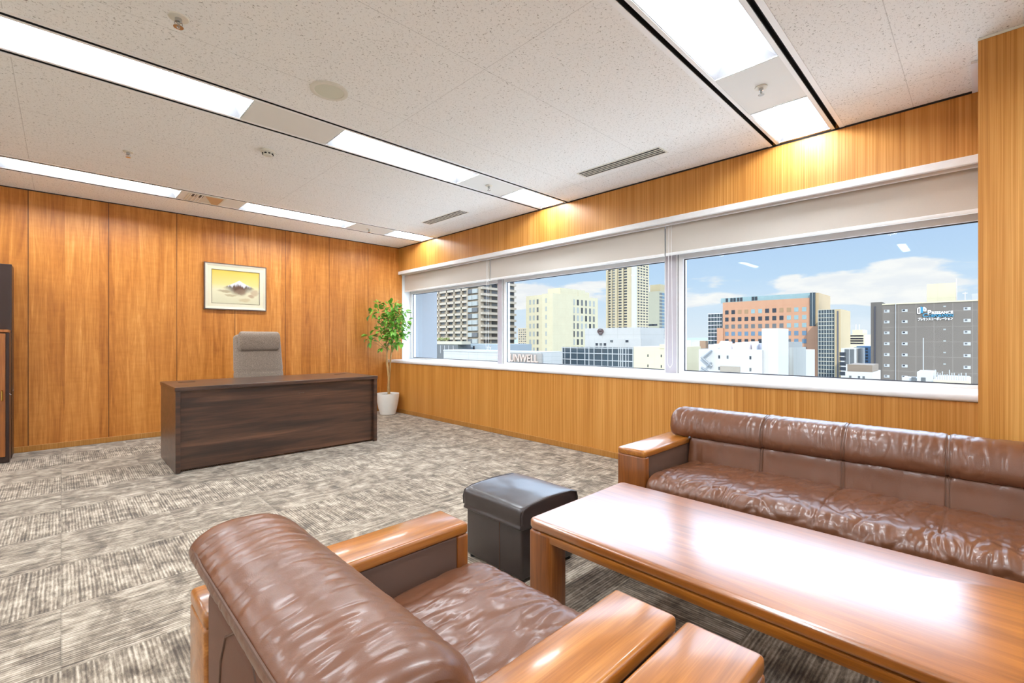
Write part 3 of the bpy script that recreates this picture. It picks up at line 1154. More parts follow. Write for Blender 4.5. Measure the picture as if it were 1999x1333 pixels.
for s in (-1, 1):
    q = B(); box(q, s * .25, s * .31, -.26, .02, .60, .635, .012, 3)
    box(q, s * .27, s * .295, -.16, -.10, .38, .61, .006, 2)
    mk('armrest', q, M['plasticblack'], t, True)
q = B(); lathe(q, [(.03, .09), (.03, .2), (.02, .2), (.02, .36)], (0, -.05, 0), 16)
mk('gas_column', q, M['chrome'], t, True)
for k in range(5):
    a = 2 * PI * k / 5 + .3
    q = B(); tube(q, [(0, -.05, .10), (math.cos(a) * .30, -.05 + math.sin(a) * .30, .07)], [.03, .018], 8)
    lg = mk('leg', q, M['plasticblack'], t, True)
    q = B(); tube(q, [(math.cos(a) * .30 - .02, -.05 + math.sin(a) * .30, .03), (math.cos(a) * .30 + .02, -.05 + math.sin(a) * .30, .03)], .03, 14)
    mk('caster', q, M['plasticblack'], lg, True)

# ---- framed picture
t = thing('framed_picture', 'framed painting of a snowy mountain in mist above the desk', 'picture', (1.582, YB, 1.772))
W2, H2, D2 = .346, .287, -.034


def ring(w0, h0, w1, h1, ya, yb, yc=None):
    """mitred rectangular frame facing -y; yc tilts the inner edge"""
    bm = B()
    yc = ya if yc is None else yc
    L_ = []
    for (wa, ha, y) in ((w0, h0, yb), (w0, h0, ya), (w1, h1, yc), (w1, h1, yb)):
        L_.append([bm.verts.new((sx_ * wa, y, sz_ * ha)) for sx_, sz_ in ((-1, -1), (1, -1), (1, 1), (-1, 1))])
    for a in range(4):
        for k in range(4):
            bm.faces.new((L_[a][k], L_[a][(k + 1) % 4], L_[(a + 1) % 4][(k + 1) % 4], L_[(a + 1) % 4][k]))
    return bm


mk('frame', ring(W2, H2, W2 - .011, H2 - .011, D2, -.002), plain('pewter_brown_frame', lin(96, 78, 72), .3, .1), t)
mk('inner_moulding', ring(W2 - .011, H2 - .011, W2 - .038, H2 - .038, D2 + .001, -.004, D2 + .010), plain('ivory_moulding', lin(208, 198, 174), .4), t)
mk('mat', ring(W2 - .038, H2 - .038, W2 - .077, H2 - .077, D2 + .012, -.004), plain('cream_linen_mat', lin(214, 202, 174), .8, .04, 200), t)
mk('fillet', ring(W2 - .077, H2 - .077, W2 - .081, H2 - .081, D2 + .010, -.004), plain('grey_fillet', lin(120, 110, 92), .5), t)
mk('painting', box(B(), -W2 + .081, W2 - .081, D2 + .018, -.004, -H2 + .081, H2 - .081), M['paint'], t)

# ---- cabinet at the left edge
t = thing('cabinet', 'tall dark cabinet with a wooden lower door and brass handle against the panelled wall', 'cabinet', (-.36, YB - .02, 0))
q = B(); box(q, -.9, .03, -.245, 0, 0, 1.815, .004)
mk('tall_back_case', q, M['cabdark'], t)
q = B(); box(q, -.9, .026, -.45, -.24, 0, 1.175, .004)
cs = mk('lower_case', q, M['cabdark'], t)
q = B(); box(q, -.9, .022, -.47, -.235, 1.175, 1.2, .004)
mk('ledge', q, M['cabwood'], t)
q = B()
box(q, -.42, .002, -.472, -.45, .06, 1.165, .003)
dr = mk('door', q, M['cabwood'], t)
q = B()
for a, c in ((-.42, -.36), (-.055, .002)):
    box(q, a, c, -.478, -.472, .06, 1.165, .002)
box(q, -.36, -.055, -.478, -.472, .06, .14, .002)
box(q, -.36, -.055, -.478, -.472, 1.085, 1.165, .002)
mk('door_frame', q, M['cabwood'], dr)
q = B(); tube(q, [(-.016, -.478, .565), (-.016, -.505, .57), (-.016, -.505, .65), (-.016, -.478, .655)], .006, 8)
mk('handle', q, M['brass'], dr, True)
for y_, z_ in ((-.452, .62), (-.30, .60), (-.10, .625)):
    q = lathe(B(), [(.006, 0), (.005, .004)], (0, 0, 0), 10)
    for v in q.verts:
        v.co = Vector((.030 if y_ > -.24 else .026, y_, z_)) + Vector((v.co.z, v.co.x, v.co.y))
    mk('screw_cap', q, M['chrome'], t)

# ---- potted tree
t = thing('potted_tree', 'leafy green potted tree in a white pot in the corner', 'plant', (3.49, 6.22, 0))
q = lathe(B(), [(.10, 0), (.112, .005), (.135, .09), (.155, .19), (.166, .27), (.167, .312), (.158, .314), (.152, .30), (.148, .285)], n=40, cap=False)
q.faces.new([v for v in q.verts[:40]][::-1]) if hasattr(q.verts, 'ensure_lookup_table') and not q.verts.ensure_lookup_table() else None
mk('pot', q, M['pot'], t, True, angle=50)
mk('soil', lathe(B(), [(.149, .282), (.147, .288), (.002, .292)], n=32), M['soil'], t, True)
rnd = random.Random(5)
q = B()
trunks = [[(0.02, 0, .28), (.015, 0, .42), (.012, -.01, .55), (-.012, 0, .75), (-.02, .0, .95), (-.03, 0, 1.15), (-.01, -.01, 1.35), (.0, 0, 1.55)],
          [(.02, .01, .40), (.035, .01, .55), (.05, .02, .75), (.072, .02, .95), (.085, 0, 1.15), (.09, 0, 1.35), (.11, 0, 1.5)]]
tube(q, trunks[0], [.021, .020, .017, .015, .013, .010, .007, .004], 10)
tube(q, trunks[1], [.012, .012, .012, .011, .010, .007, .004], 10)
mk('trunk', q, M['bark'], t, True)
R_ = Vector((math.cos(YAW), -math.sin(YAW), 0))
lb = B()
tw = B()


def leaf(bm, p, dr, ln, wd):
    dr = dr.normalized()
    s = dr.cross(Vector((0, 0, 1)))
    if s.length < .1:
        s = Vector((1, 0, 0))
    s.normalize()
    s = (s + Vector((0, 0, rnd.uniform(-.6, .6)))).normalized()
    u = s.cross(dr).normalized()
    rows = []
    for i, (k, wk, dz) in enumerate(((0, .12, 0), (.25, .8, .02), (.5, 1.0, .015), (.78, .62, -.05), (1.0, .05, -.16))):
        c = p + dr * ln * k + u * dz * ln
        rows.append([bm.verts.new(c - s * wd * wk + u * wd * .25 * wk), bm.verts.new(c), bm.verts.new(c + s * wd * wk + u * wd * .25 * wk)])
    for i in range(4):
        for k in range(2):
            bm.faces.new((rows[i][k], rows[i][k + 1], rows[i + 1][k + 1], rows[i + 1][k]))


# branch tips: clumps (offset to the right as seen, height, radius, leaves)
clumps = [(-.16, 1.52, .09, 24), (-.05, 1.60, .08, 20), (.04, 1.54, .12, 34), (.12, 1.50, .10, 26), (.20, 1.50, .06, 10), (-.10, 1.42, .13, 44), (.03, 1.40, .14, 52),
          (.14, 1.38, .12, 36), (-.20, 1.17, .07, 14), (-.10, 1.22, .10, 30), (.0, 1.25, .13, 46), (.11, 1.24, .13, 46), (.20, 1.20, .08, 18), (-.16, 1.30, .06, 10), (-.03, 1.10, .10, 30),
          (.09, 1.10, .11, 32), (-.22, 1.10, .045, 8), (.26, 1.42, .04, 5), (-.13, 1.66, .045, 7), (.04, 1.66, .05, 8), (-.02, 1.00, .05, 10), (.18, 1.10, .06, 12), (-.23, 1.49, .04, 6), (.17, 1.62, .03, 4)]
for ox, z, r, cnt in clumps:
    dep = rnd.uniform(-.10, .10)
    c = R_ * ox + Vector((dep * .7, dep * -.3, z))
    st = Vector((.0 if ox < .04 else .08, 0, max(.92, z - .22)))
    mid_ = (st + c) / 2 + Vector((0, 0, .02))
    tube(tw, [st, mid_, c], [.005, .004, .002], 5)
    for k in range(cnt):
        v = Vector((rnd.gauss(0, 1), rnd.gauss(0, 1), rnd.gauss(0, .8)))
        v = v.normalized() * r * rnd.random() ** .45
        dr = (v.normalized() + Vector((rnd.uniform(-.5, .5), rnd.uniform(-.5, .5), rnd.uniform(-.7, .35))))
        p = c + v
        if p.y > .33: p.y = .33
        leaf(lb, p, dr, rnd.uniform(.055, .10), rnd.uniform(.018, .030))
for v in lb.verts:
    if v.co.y > .385: v.co.y = .385
mk('twigs', tw, M['bark'], t, True)
tag(mk('foliage', lb, M['leaf'], t, True, angle=80), kind='stuff')

# ================================================================== THE CITY OUTSIDE
GZ = -42.0
WINM = {
    'dark': plain('dark_window_glass', dim(lin(58, 66, 78)), .12, .25, .6, spec=.8),
    'blue': plain('blue_window_glass', dim(lin(124, 158, 186)), .12, .2, .6, spec=.8),
    'aqua': plain('aqua_window_glass', dim(lin(176, 206, 208)), .15, .1, .6, spec=.6),
    'tan': plain('tan_window_shade', dim(lin(190, 150, 104)), .6),
    'grey': plain('grey_window_glass', dim(lin(128, 132, 134)), .2, .2, .6, spec=.6),
    'pale': plain('pale_window_glass', dim(lin(204, 210, 206)), .25, .1, .6),
    'cream': plain('cream_roof_paint', dim(lin(232, 224, 200)), .6),
    'white': plain('white_window_unit', dim(lin(228, 230, 230)), .35),
}


class Bld:
    """box building seen through the window: left and corner pixel columns on its front face at x = X, right pixel column of its side"""

    def __init__(self, name, label, X, pl, pc, pr, ptop, mat, cat='building', depth=None, group=None, zbot=GZ, part='wall'):
        self.X = X
        self.y1 = on_x(pl, 660, X).y
        self.y0 = on_x(pc, 660, X).y
        if depth is None:
            self.x1 = on_y(pr, 660, self.y0).x if pr and abs(pr - pc) > .5 else X + 25
        else:
            self.x1 = X + depth
        self.zt = on_x(pc, ptop, X).z
        self.zb = zbot
        self.cen = Vector(((X + self.x1) / 2, (self.y0 + self.y1) / 2, zbot))
        self.t = thing(name, label, cat, self.cen, 0, group)
        self.mat = mat
        self.block(part, X, self.x1, self.y0, self.y1, zbot, self.zt, mat)

    def block(self, name, x0, x1, y0, y1, z0, z1, mat, bev=0):
        c = self.cen
        return mk(name, box(B(), x0 - c.x, x1 - c.x, y0 - c.y, y1 - c.y, z0 - c.z, z1 - c.z, bev), mat, self.t)

    def pix(self, name, pl, pr, pt, pb, mat, x=None, dep=1.0):
        """a box standing on / out of the front face covering a pixel rectangle"""
        X = self.X if x is None else x
        a, bb = on_x(pl, pt, X), on_x(pr, pb, X)
        zt = on_x((pl + pr) / 2, pt, X).z
        zb_ = on_x((pl + pr) / 2, pb, X).z
        return self.block(name, X - .12, X + dep, bb.y, a.y, zb_, zt, mat)

    def row_front(self, name, cols, rows, w, h, mats, x=None, dep=.25, out=.06, pick=None):
        """one mesh per material shared by every window; cols = pixel columns, rows = z heights of centres"""
        X = self.X if x is None else x
        cache = {}
        for i, px in enumerate(cols):
            y = on_x(px, 660, X).y
            for j, z in enumerate(rows):
                k = pick(i, j) if pick else mats[(i * 7 + j * 3) % len(mats)]
                if k is None:
                    continue
                self._win(name, cache, k, (X - out - self.cen.x, y - self.cen.y, z - self.cen.z), (dep, w, h))

    def row_side(self, name, cols, rows, w, h, mats, out=.06, dep=.25, pick=None):
        cache = {}
        for i, px in enumerate(cols):
            x = on_y(px, 660, self.y0).x
            for j, z in enumerate(rows):
                k = pick(i, j) if pick else mats[(i * 7 + j * 3) % len(mats)]
                if k is None:
                    continue
                self._win(name, cache, k, (x - self.cen.x, self.y0 - out - self.cen.y, z - self.cen.z), (w, dep, h), True)

    def _win(self, name, cache, k, loc, dim, side=False):
        if k in cache:
            o = cache[k].copy()
            COL.objects.link(o)
            o.parent = self.t
            o.location = loc
        else:
            a, b_, c = dim
            if side:
                bm = box(B(), -a / 2, a / 2, 0, b_, -c / 2, c / 2)
            else:
                bm = box(B(), 0, a, -b_ / 2, b_ / 2, -c / 2, c / 2)
            cache[k] = mk(name, bm, WINM[k] if isinstance(k, str) and k in WINM else M[k], self.t, loc=loc)

    def zrow(self, px, pys, X=None):
        return [on_x(px, py, X or self.X).z for py in pys]


def ppm(px, X):
    """pixels per metre of height on the plane x = X"""
    return FPX / (X / ray(px, 660).x)


def wpx(px, w_, X):
    """metres of facade along y covered by w_ pixel columns at px"""
    return abs(on_x(px - w_ / 2, 660, X).y - on_x(px + w_ / 2, 660, X).y)


def rng(a, n, s):
    return [a + s * i for i in range(n)]


# ---- tower with balconies seen in the left window
F_ = {}
F_['tower'] = mat_facade('taupe_tower_facade', lin(212, 196, 172), lin(160, 148, 130), (3.1, 3.0), .3)
F_['rail'] = plain('balcony_parapet', dim(lin(222, 208, 186)), .7)
t1 = Bld('apartment_tower', 'grey brown apartment tower with balconies behind the left window', 145, 800, 938, 1004, 522, F_['tower'])
p1 = ppm(900, 145)
rz = t1.zrow(900, rng(548, 11, 11.75))
t1.row_front('window', (864, 879, 893.5, 906), rz, wpx(880, 8.5, 145), 5.2 / p1, ['grey', 'dark', 'grey'])
t1.row_front('bay_window', (919, 929), rz, wpx(924, 9.4, 145), 8.0 / p1, ['pale', 'pale', 'grey', 'pale'], out=.9, dep=1.2)
t1.row_side('window', (950, 965, 998), [z for z in rz], 3.6, 1.9, ['dark', 'grey'])
for z in rz:
    t1.block('balcony', 143.9, 145.2, on_x(914, 660, 145).y, on_x(800, 660, 145).y, z - 2.35, z - 1.25, F_['rail'])
    t1.block('balcony', 145.0, t1.x1 + .3, t1.y0 - 1.2, t1.y0 + .1, z - 2.35, z - 1.3, F_['rail'])
for px in (857, 872, 886.5, 900.5, 912):
    y = on_x(px, 660, 144).y
    t1.block('pier', 143.9, 145.2, y - .35, y + .35, rz[-1] - 3, t1.zt, F_['tower'])

# ---- low blocks under that tower
F_['white'] = mat_facade('white_siding', lin(232, 232, 228), lin(176, 176, 174), (4.0, 1.1), .5)
F_['bluegrey'] = plain('blue_grey_panel', dim(lin(186, 200, 208)), .6)
s1 = Bld('low_building', 'blue grey flat roofed block directly below the balcony tower', 112, 845, 985, 985, 672, F_['bluegrey'], depth=14)
s1.row_front('window', (925,), s1.zrow(925, (680,)), 1.0, 1.8, ['dark'])
s2 = Bld('low_building', 'dark glass fronted low block with a planted roof, left of the sign building', 104, 845, 894, 894, 671, WINM['grey'], depth=6)
s2.row_front('mullion', (860, 868, 876, 885), s2.zrow(870, (682,)), .25, 3.0, ['white'])
s2.pix('parapet', 845, 902, 666, 672, WINM['cream'], dep=4)
lb = B()
for k in range(220):
    p = Vector((104.6 + rnd.random() * 1.2, on_x(853 + rnd.random() * 22, 660, 104.6).y, on_x(873, 666, 104).z + .22 + rnd.random() * .9))
    leaf(lb, p, Vector((rnd.uniform(-1, 1), rnd.uniform(-1, 1), rnd.uniform(-.2, 1))), .5, .16)
rg = tag(mk('roof_shrub', lb, mat_leaf('yellow_green_leaf', dim(lin(150, 170, 60)), dim(lin(214, 214, 110)))), 'yellow green roof planting on the low dark glass block', 'plant')
s3 = Bld('low_building', 'white sided building with large letters on its roof edge, low in the middle window', 84, 866, 1056, 1062, 687, F_['white'], depth=8)
s3.pix('coping', 866, 1050, 685, 688, WINM['white'], dep=6)


def text_mesh(body, size, mat, ext=.06, name='lettering', parent=None, loc=(0, 0, 0), width=None, bold=0.0, sx=1.0):
    """solid lettering facing -x, reading towards -y (left to right as seen from the room)"""
    c = bpy.data.curves.new('lettering', 'FONT')
    c.body = body
    c.size = size
    c.extrude = ext
    c.offset = bold
    o = bpy.data.objects.new('lettering', c)
    COL.objects.link(o)
    dg = bpy.context.evaluated_depsgraph_get()
    me = bpy.data.meshes.new_from_object(o.evaluated_get(dg))
    bpy.data.objects.remove(o)
    xs = [v.co.x for v in me.vertices]
    k = (width / (max(xs) - min(xs))) if width else sx
    x0_ = min(xs)
    for v in me.vertices:
        v.co = Vector((-v.co.z, -(v.co.x - x0_) * k, v.co.y))
    me.materials.clear()
    me.materials.append(mat)
    q = bpy.data.objects.new(name, me)
    COL.objects.link(q)
    if parent: q.parent = parent
    q.location = loc
    return q


F_['sign_pink'] = plain('pale_pink_letters', dim(lin(255, 226, 208)), .5)
Xs = 83.6
pa, pb_ = on_x(995.5, 705, Xs), on_x(1050, 705, Xs)
s3.pix('sign_wall', 989, 1058, 689, 709, mat_facade('sign_wall_grey', lin(190, 186, 180), lin(150, 148, 144), (40, 0.8), .4), x=83.95, dep=.3)
text_mesh('UNWELL', 2.75, F_['sign_pink'], .12, 'sign_lettering', s3.t, tuple(pa - s3.cen), pa.y - pb_.y, .02)
# rooftop dishes
for px, lab in ((953, 'white round dish left of a pair on the white sided roof'), (957.5, 'white round dish right of a pair on the white sided roof')):
    p = on_x(px, 680, 86)
    t = thing('satellite_dish', lab, 'dish', (86, p.y, s3.zt), 0, 'rooftop dishes')
    q = B(); tube(q, [(0, 0, 0), (0, 0, .75)], .05, 8)
    mk('mast', q, M['greymetal'], t, True)
    q = lathe(B(), [(.02, 0), (.25, .05), (.42, .16), (.40, .17), (.2, .08)], n=24, cap=False)
    for v in q.verts:
        v.co = Vector((-v.co.z + .1, v.co.y, v.co.x + .95))
    mk('bowl', q, WINM['white'], t, True)

# ---- small far block
far = Bld('apartment_block', 'tiny far apartment block left of the cream building', 320, 1011, 1028, 1028, 640, mat_facade('buff_facade', lin(214, 196, 164)), depth=30)
far.row_front('window', (1014, 1018, 1022, 1025.5), far.zrow(1018, rng(644, 8, 4.4)), 1.6, .9, ['dark', 'grey'], dep=.6)

# ---- cream office block
F_['cream'] = mat_facade('cream_facade', lin(255, 244, 206), lin(206, 196, 160), (6.0, 4.2), .25)
d1 = Bld('office_block', 'cream office block with narrow window columns in the middle window', 170, 1027, 1083, 1167, 573, F_['cream'])
d1.block('corner_tower', 168, 184, d1.y0 - .4, on_x(1058, 660, 168).y, GZ, d1.zt + .15, F_['cream'])
d1.block('penthouse', 176, 196, on_x(1084, 660, 172).y, on_x(1059, 660, 172).y, d1.zt, on_x(1075, 561, 172).z, F_['cream'])
d1.block('plant_room', 190, d1.x1 - 6, d1.y0 + 1.2, d1.y0 + 9, d1.zt, d1.zt + 2.6, F_['cream'])
rr = d1.zrow(1060, rng(588, 8, 15.9))
d1.row_front('window', (1035, 1042, 1049.5), rr, 1.25, 2.4, ['pale', 'pale', 'grey'], out=.05)
d1.row_front('window', (1066,), rr, .9, 2.2, ['pale'], x=168, out=.05)
ycols = [1095, 1103.2, 1111.5, 1120, 1128, 1136, 1144, 1151.8, 1159.2]
d1.row_side('window', ycols, rr, 1.55, 2.9, ['grey', 'pale', 'grey', 'dark', 'pale'])

# ---- tall tower with stacked balconies
F_['t2'] = mat_facade('beige_tower_facade', lin(226, 210, 174), lin(190, 172, 136), (5, 3.0), .3)
t2 = Bld('apartment_tower', 'tall beige apartment tower cut off by the blind in the middle window', 415, 1183, 1241, 1267, 498, F_['t2'])
r2 = t2.zrow(1215, rng(509, 25, 5.42))
t2.row_front('loggia', (1191, 1197.5, 1210.5, 1221), r2, 3.6, 1.5, ['dark', 'grey', 'dark'], dep=.8)
t2.row_side('window', (1246.5, 1252, 1257.5, 1263), r2, 3.4, 1.35, ['dark'], dep=.8)
for px in (1186, 1193.8, 1204, 1216):
    y = on_x(px, 660, 414).y
    t2.block('pier', 413.2, 415.2, y - .55, y + .55, r2[-1] - 3, t2.zt, F_['t2'])
t2.block('white_pier', 413.0, 415.2, on_x(1241.5, 660, 414).y, on_x(1234, 660, 414).y, r2[-1] - 12, t2.zt, WINM['white'])

# ---- rounded tower
F_['t3'] = mat_facade('grey_green_facade', lin(196, 194, 170), lin(150, 150, 130), (5, 4.0), .5)
t3 = Bld('office_tower', 'grey green office tower with a curved top beside the tall beige tower', 330, 1266, 1287, 1310, 568, F_['t3'])
t3.block('crown', 332, t3.x1 - 1, t3.y0 + .3, t3.y1 - .3, t3.zt, t3.zt + 5.5, mat_facade('tan_crown', lin(206, 190, 150)))
t3.row_side('window', (1290, 1294.5, 1299, 1304), t3.zrow(1290, rng(573, 20, 6.6)), 4.2, 1.8, ['grey', 'blue', 'grey'])
t3.row_front('window', (1271, 1278), t3.zrow(1278, (634, 646, 652)), 4.5, 1.4, ['dark'])

# ---- white rooftop block with the emblem
F_['white2'] = mat_facade('white_panel_wall', lin(236, 234, 228), lin(190, 188, 182), (6.0, 5.0), .4)
h1 = Bld('white_building', 'white stepped rooftop block carrying a brown oval emblem', 132, 1142, 1252, 1278, 661, F_['white2'], depth=30)
h1.block('upper_storey', 134, 150, on_x(1250, 660, 134).y, on_x(1142, 660, 134).y, h1.zt, on_x(1190, 640, 134).z, F_['white2'])
h1.block('side_wing', 140, 160, on_x(1272, 660, 140).y, on_x(1228, 660, 140).y, GZ, on_x(1250, 661, 140).z, WINM['white'])
h1.row_front('opening', (1165, 1173, 1181), h1.zrow(1170, (672,)), 1.0, .9, ['dark', 'grey'])
h1.row_front('opening', (1194, 1224), h1.zrow(1194, (666,)), 1.1, .7, ['grey', 'dark'])
# oval emblem: ring, bar and foot
em = plain('brown_emblem_paint', dim(lin(112, 74, 66)), .5)
pc_ = on_x(1172.2, 646.5, 133.6) - h1.cen
q = B()
n = 40
for (ro_, ri_, sy_, sz_) in ((1.28, 1.0, 1.0, .72),):
    vo = []
    for k in range(n):
        a = 2 * PI * k / n
        vo.append([q.verts.new((0 + dx, math.cos(a) * r * sy_, math.sin(a) * r * sz_)) for r in (ro_, ri_) for dx in (-.12, .05)])
    for k in range(n):
        A_, C_ = vo[k], vo[(k + 1) % n]
        q.faces.new((A_[0], C_[0], C_[2], A_[2]))
        q.faces.new((A_[1], C_[1], C_[0], A_[0]))
        q.faces.new((A_[2], C_[2], C_[3], A_[3]))
box(q, -.12, .05, -1.0, 1.0, -.08, .1)
for yy in (-.62, -.2, .22, .64):
    box(q, -.12, .05, yy - .1, yy + .1, -.38, .42)
box(q, -.12, .05, -.6, .6, -1.16, -.9)
mk('emblem', q, em, h1.t, loc=pc_)

# ---- dark glass low block and cream neighbour
F_['glass'] = plain('dark_curtain_glass', dim(lin(70, 86, 96)), .08, .45, .25, spec=.9)
i1 = Bld('glass_building', 'low dark glass building with white mullions in the middle window', 98, 1097, 1237, 1237, 679, F_['glass'], depth=12)
for px in [1098, 1103, 1114, 1127, 1142, 1150, 1160, 1175, 1187, 1196, 1208, 1212, 1216, 1222, 1227, 1236]:
    i1.row_front('mullion', (px,), [i1.zt - 6], .12 if px % 2 else .2, 12, ['white'], out=.12)
for py in (679.5, 690, 703, 714):
    zz = on_x(1167, py, 98).z
    i1.block('transom', 97.85, 98.1, i1.y0, i1.y1, zz - .09, zz + .09, WINM['white'])
j1 = Bld('cream_building', 'plain cream low building between the glass block and the window post', 98, 1237.2, 1312, 1312, 677, F_['cream'], depth=15)
j1.row_front('window', (1265, 1291), j1.zrow(1265, (694, 714)), .25, .6, ['dark'])
j1.pix('parapet', 1288, 1312, 672, 680, F_['cream'], dep=6)

# ---- orange office building
F_['orange'] = mat_facade('orange_stone_facade', lin(236, 178, 140), lin(204, 132, 96), (3.3, 3.72), .45)
k1 = Bld('office_building', 'orange stone office building with square windows in the right window', 220, 1411, 1582, 1591, 581, F_['orange'], depth=28)
pk = ppm(1500, 220)
kx = [1347, 1375, 1403, 1432, 1461, 1490.0, 1520, 1549.5, 1580, 1611, 1642, 1674]
kcols = [1419, 1431.3, 1444, 1457, 1470, 1484, 1497.5, 1511.5, 1525.5, 1540, 1554.5, 1570]
krows = k1.zrow(1497, rng(606.5, 8, 14.75))
tops = ['dark', 'dark', 'tan', 'tan', 'aqua', 'aqua', 'dark', 'dark', 'tan', 'tan', 'aqua', 'aqua']


def kpick(i, j):
    if j == 0: return tops[i]
    if i >= 9 and j < 3: return 'aqua'
    if i >= 9 and j == 3: return 'blue'
    if i >= 10: return 'blue' if j == 4 else 'dark'
    if i == 9: return 'grey'
    return ('dark', 'grey', 'dark', 'dark', 'blue')[(i * 5 + j * 3) % 5]


k1.row_front('window', kcols, krows, wpx(1497, 7.6, 220), 8.2 / pk, [], pick=kpick)
k1.block('glass_crown', 221, 246, on_x(1590, 660, 221).y, on_x(1407, 660, 221).y, k1.zt - .2, on_x(1582, 571.5, 221).z, WINM['aqua'])
k1.row_front('crown_pane', (1419, 1428, 1434, 1441, 1447, 1470, 1476), [k1.zt + 1.1], 1.1, 1.7, ['dark'], x=221)
k1.block('dark_glass_strip', 219, 224, on_x(1591.5, 660, 219).y, on_x(1581, 660, 219).y, on_x(1586, 636, 219).z, on_x(1586, 571, 219).z, F_['glass'])
k1.block('buff_pier', 219.4, 240, on_x(1598, 660, 219.4).y, on_x(1591.5, 660, 219.4).y, GZ, on_x(1594, 571.5, 219.4).z, mat_facade('buff_stone', lin(226, 196, 150)))
k1.block('lower_wing', 218.6, 224, on_x(1596, 660, 218.6).y, on_x(1576, 660, 218.6).y, GZ, on_x(1586, 636.5, 218.6).z, F_['orange'])
k1.block('left_wing', 219, 232, on_x(1411.5, 660, 219).y, on_x(1399.5, 660, 219).y, GZ, on_x(1405, 640, 219).z, F_['orange'])
for px in (1586,):
    k1.row_front('strip_mullion', (px,), [on_x(px, 603, 219).z], .18, 14, ['pale'], x=219, out=.1)
k2 = Bld('glass_wing', 'dark glass wing attached left of the orange building', 250, 1382, 1409, 1409, 612, F_['glass'], depth=18)
k2.row_front('mullion', (1382.5, 1388, 1394, 1400, 1405), [k2.zt - 8], .25, 16, ['pale'], out=.1)
for py in rng(612.5, 8, 7.4):
    zz = on_x(1395, py, 250).z
    k2.block('transom', 249.8, 250.1, k2.y0, k2.y1, zz - .12, zz + .12, M['greymetal'])
l1 = Bld('glass_tower', 'glass grid office tower with a buff edge right of the orange building', 205, 1597, 1629.5, 1629.5, 604, F_['glass'], depth=22)
l1.row_front('mullion', (1597.5, 1603, 1608.5, 1613.5, 1618.5, 1624, 1629), [l1.zt - 16], .22, 32, ['pale'], out=.1)
for py in rng(604.5, 18, 7.75):
    zz = on_x(1613, py, 205).z
    l1.block('transom', 204.8, 205.1, l1.y0, l1.y1, zz - .1, zz + .1, WINM['cream'])
l1.block('buff_edge', 204, 222, on_x(1641, 660, 204).y, on_x(1629.5, 660, 204).y, GZ, l1.zt, mat_facade('buff_edge_stone', lin(232, 206, 158)))
l1.block('recess', 203.8, 204.2, on_x(1637, 660, 204).y, on_x(1634, 660, 204).y, GZ, l1.zt - .6, M['gasket'])

# ---- white building in front of it
F_['plaster'] = mat_facade('white_plaster', lin(244, 243, 240), lin(222, 222, 220), (9, 9), .2)
w1 = Bld('white_building', 'white plastered building with an outside stair below the orange building', 92, 1364, 1488, 1488, 683.5, F_['plaster'], depth=16)
w1.block('lift_tower', 92.6, 99, on_x(1519, 660, 92.6).y, on_x(1487, 660, 92.6).y, GZ, on_x(1503, 641, 92.6).z, F_['plaster'])
w1.row_front('window', (1404, 1420.5, 1465), w1.zrow(1420, (697, 719.5)), .32, .62, ['dark', 'grey'])
w1.pix('louvre', 1406, 1445, 715, 726, plain('tan_louvre', dim(lin(196, 184, 166)), .6, .2, 4), dep=.3)
q = B()
for (a, za, c, zc) in ((1390, 684, 1374, 697), (1369, 697, 1390, 715), (1389, 708, 1380, 715), (1369, 717, 1388, 729)):
    A_, C_ = on_x(a, za, 91.3), on_x(c, zc, 91.3)
    tube(q, [A_ - w1.cen, C_ - w1.cen], .22, 6)
mk('outside_stair', q, plain('grey_stair_steel', dim(lin(160, 166, 170)), .5), w1.t)
q = B()
rr_ = random.Random(3)
for k in range(26):
    px = 1390 + rr_.random() * 96
    p = on_x(px, 684, 97 + rr_.random() * 4) - w1.cen
    hh = rr_.uniform(.6, 1.7)
    ww = rr_.uniform(.3, .9)
    box(q, p.x - ww, p.x + ww, p.y - ww, p.y + ww, w1.zt - w1.cen.z, w1.zt - w1.cen.z + hh)
tag(mk('roof_plant', q, M['greymetal'], w1.t), kind='stuff')
w2 = Bld('metal_clad_block', 'grey metal clad block right of the white lift tower', 112, 1515, 1549, 1549, 678, mat_facade('ribbed_metal', lin(214, 216, 210), lin(180, 182, 178), (1.2, 40), .5), depth=10)
w2.block('metal_roof', 112.2, 119, w2.y0, w2.y1, w2.zt, w2.zt + 1.15, mat_facade('grey_roof_metal', lin(186, 188, 186)))
w3 = Bld('balcony_block', 'white balcony block at the foot of the orange building', 128, 1549, 1572, 1572, 683, F_['plaster'], depth=9)
for py in (692, 713, 733):
    a, c = on_x(1550, py, 127.7), on_x(1569, py, 127.7)
    w3.block('balcony_gap', 127.8, 128.3, c.y, a.y, a.z - .35, a.z + .2, M['gasket'])
    w3.block('balcony', 127.2, 128.1, c.y, a.y, a.z - 2.1, a.z - .6, WINM['white'])

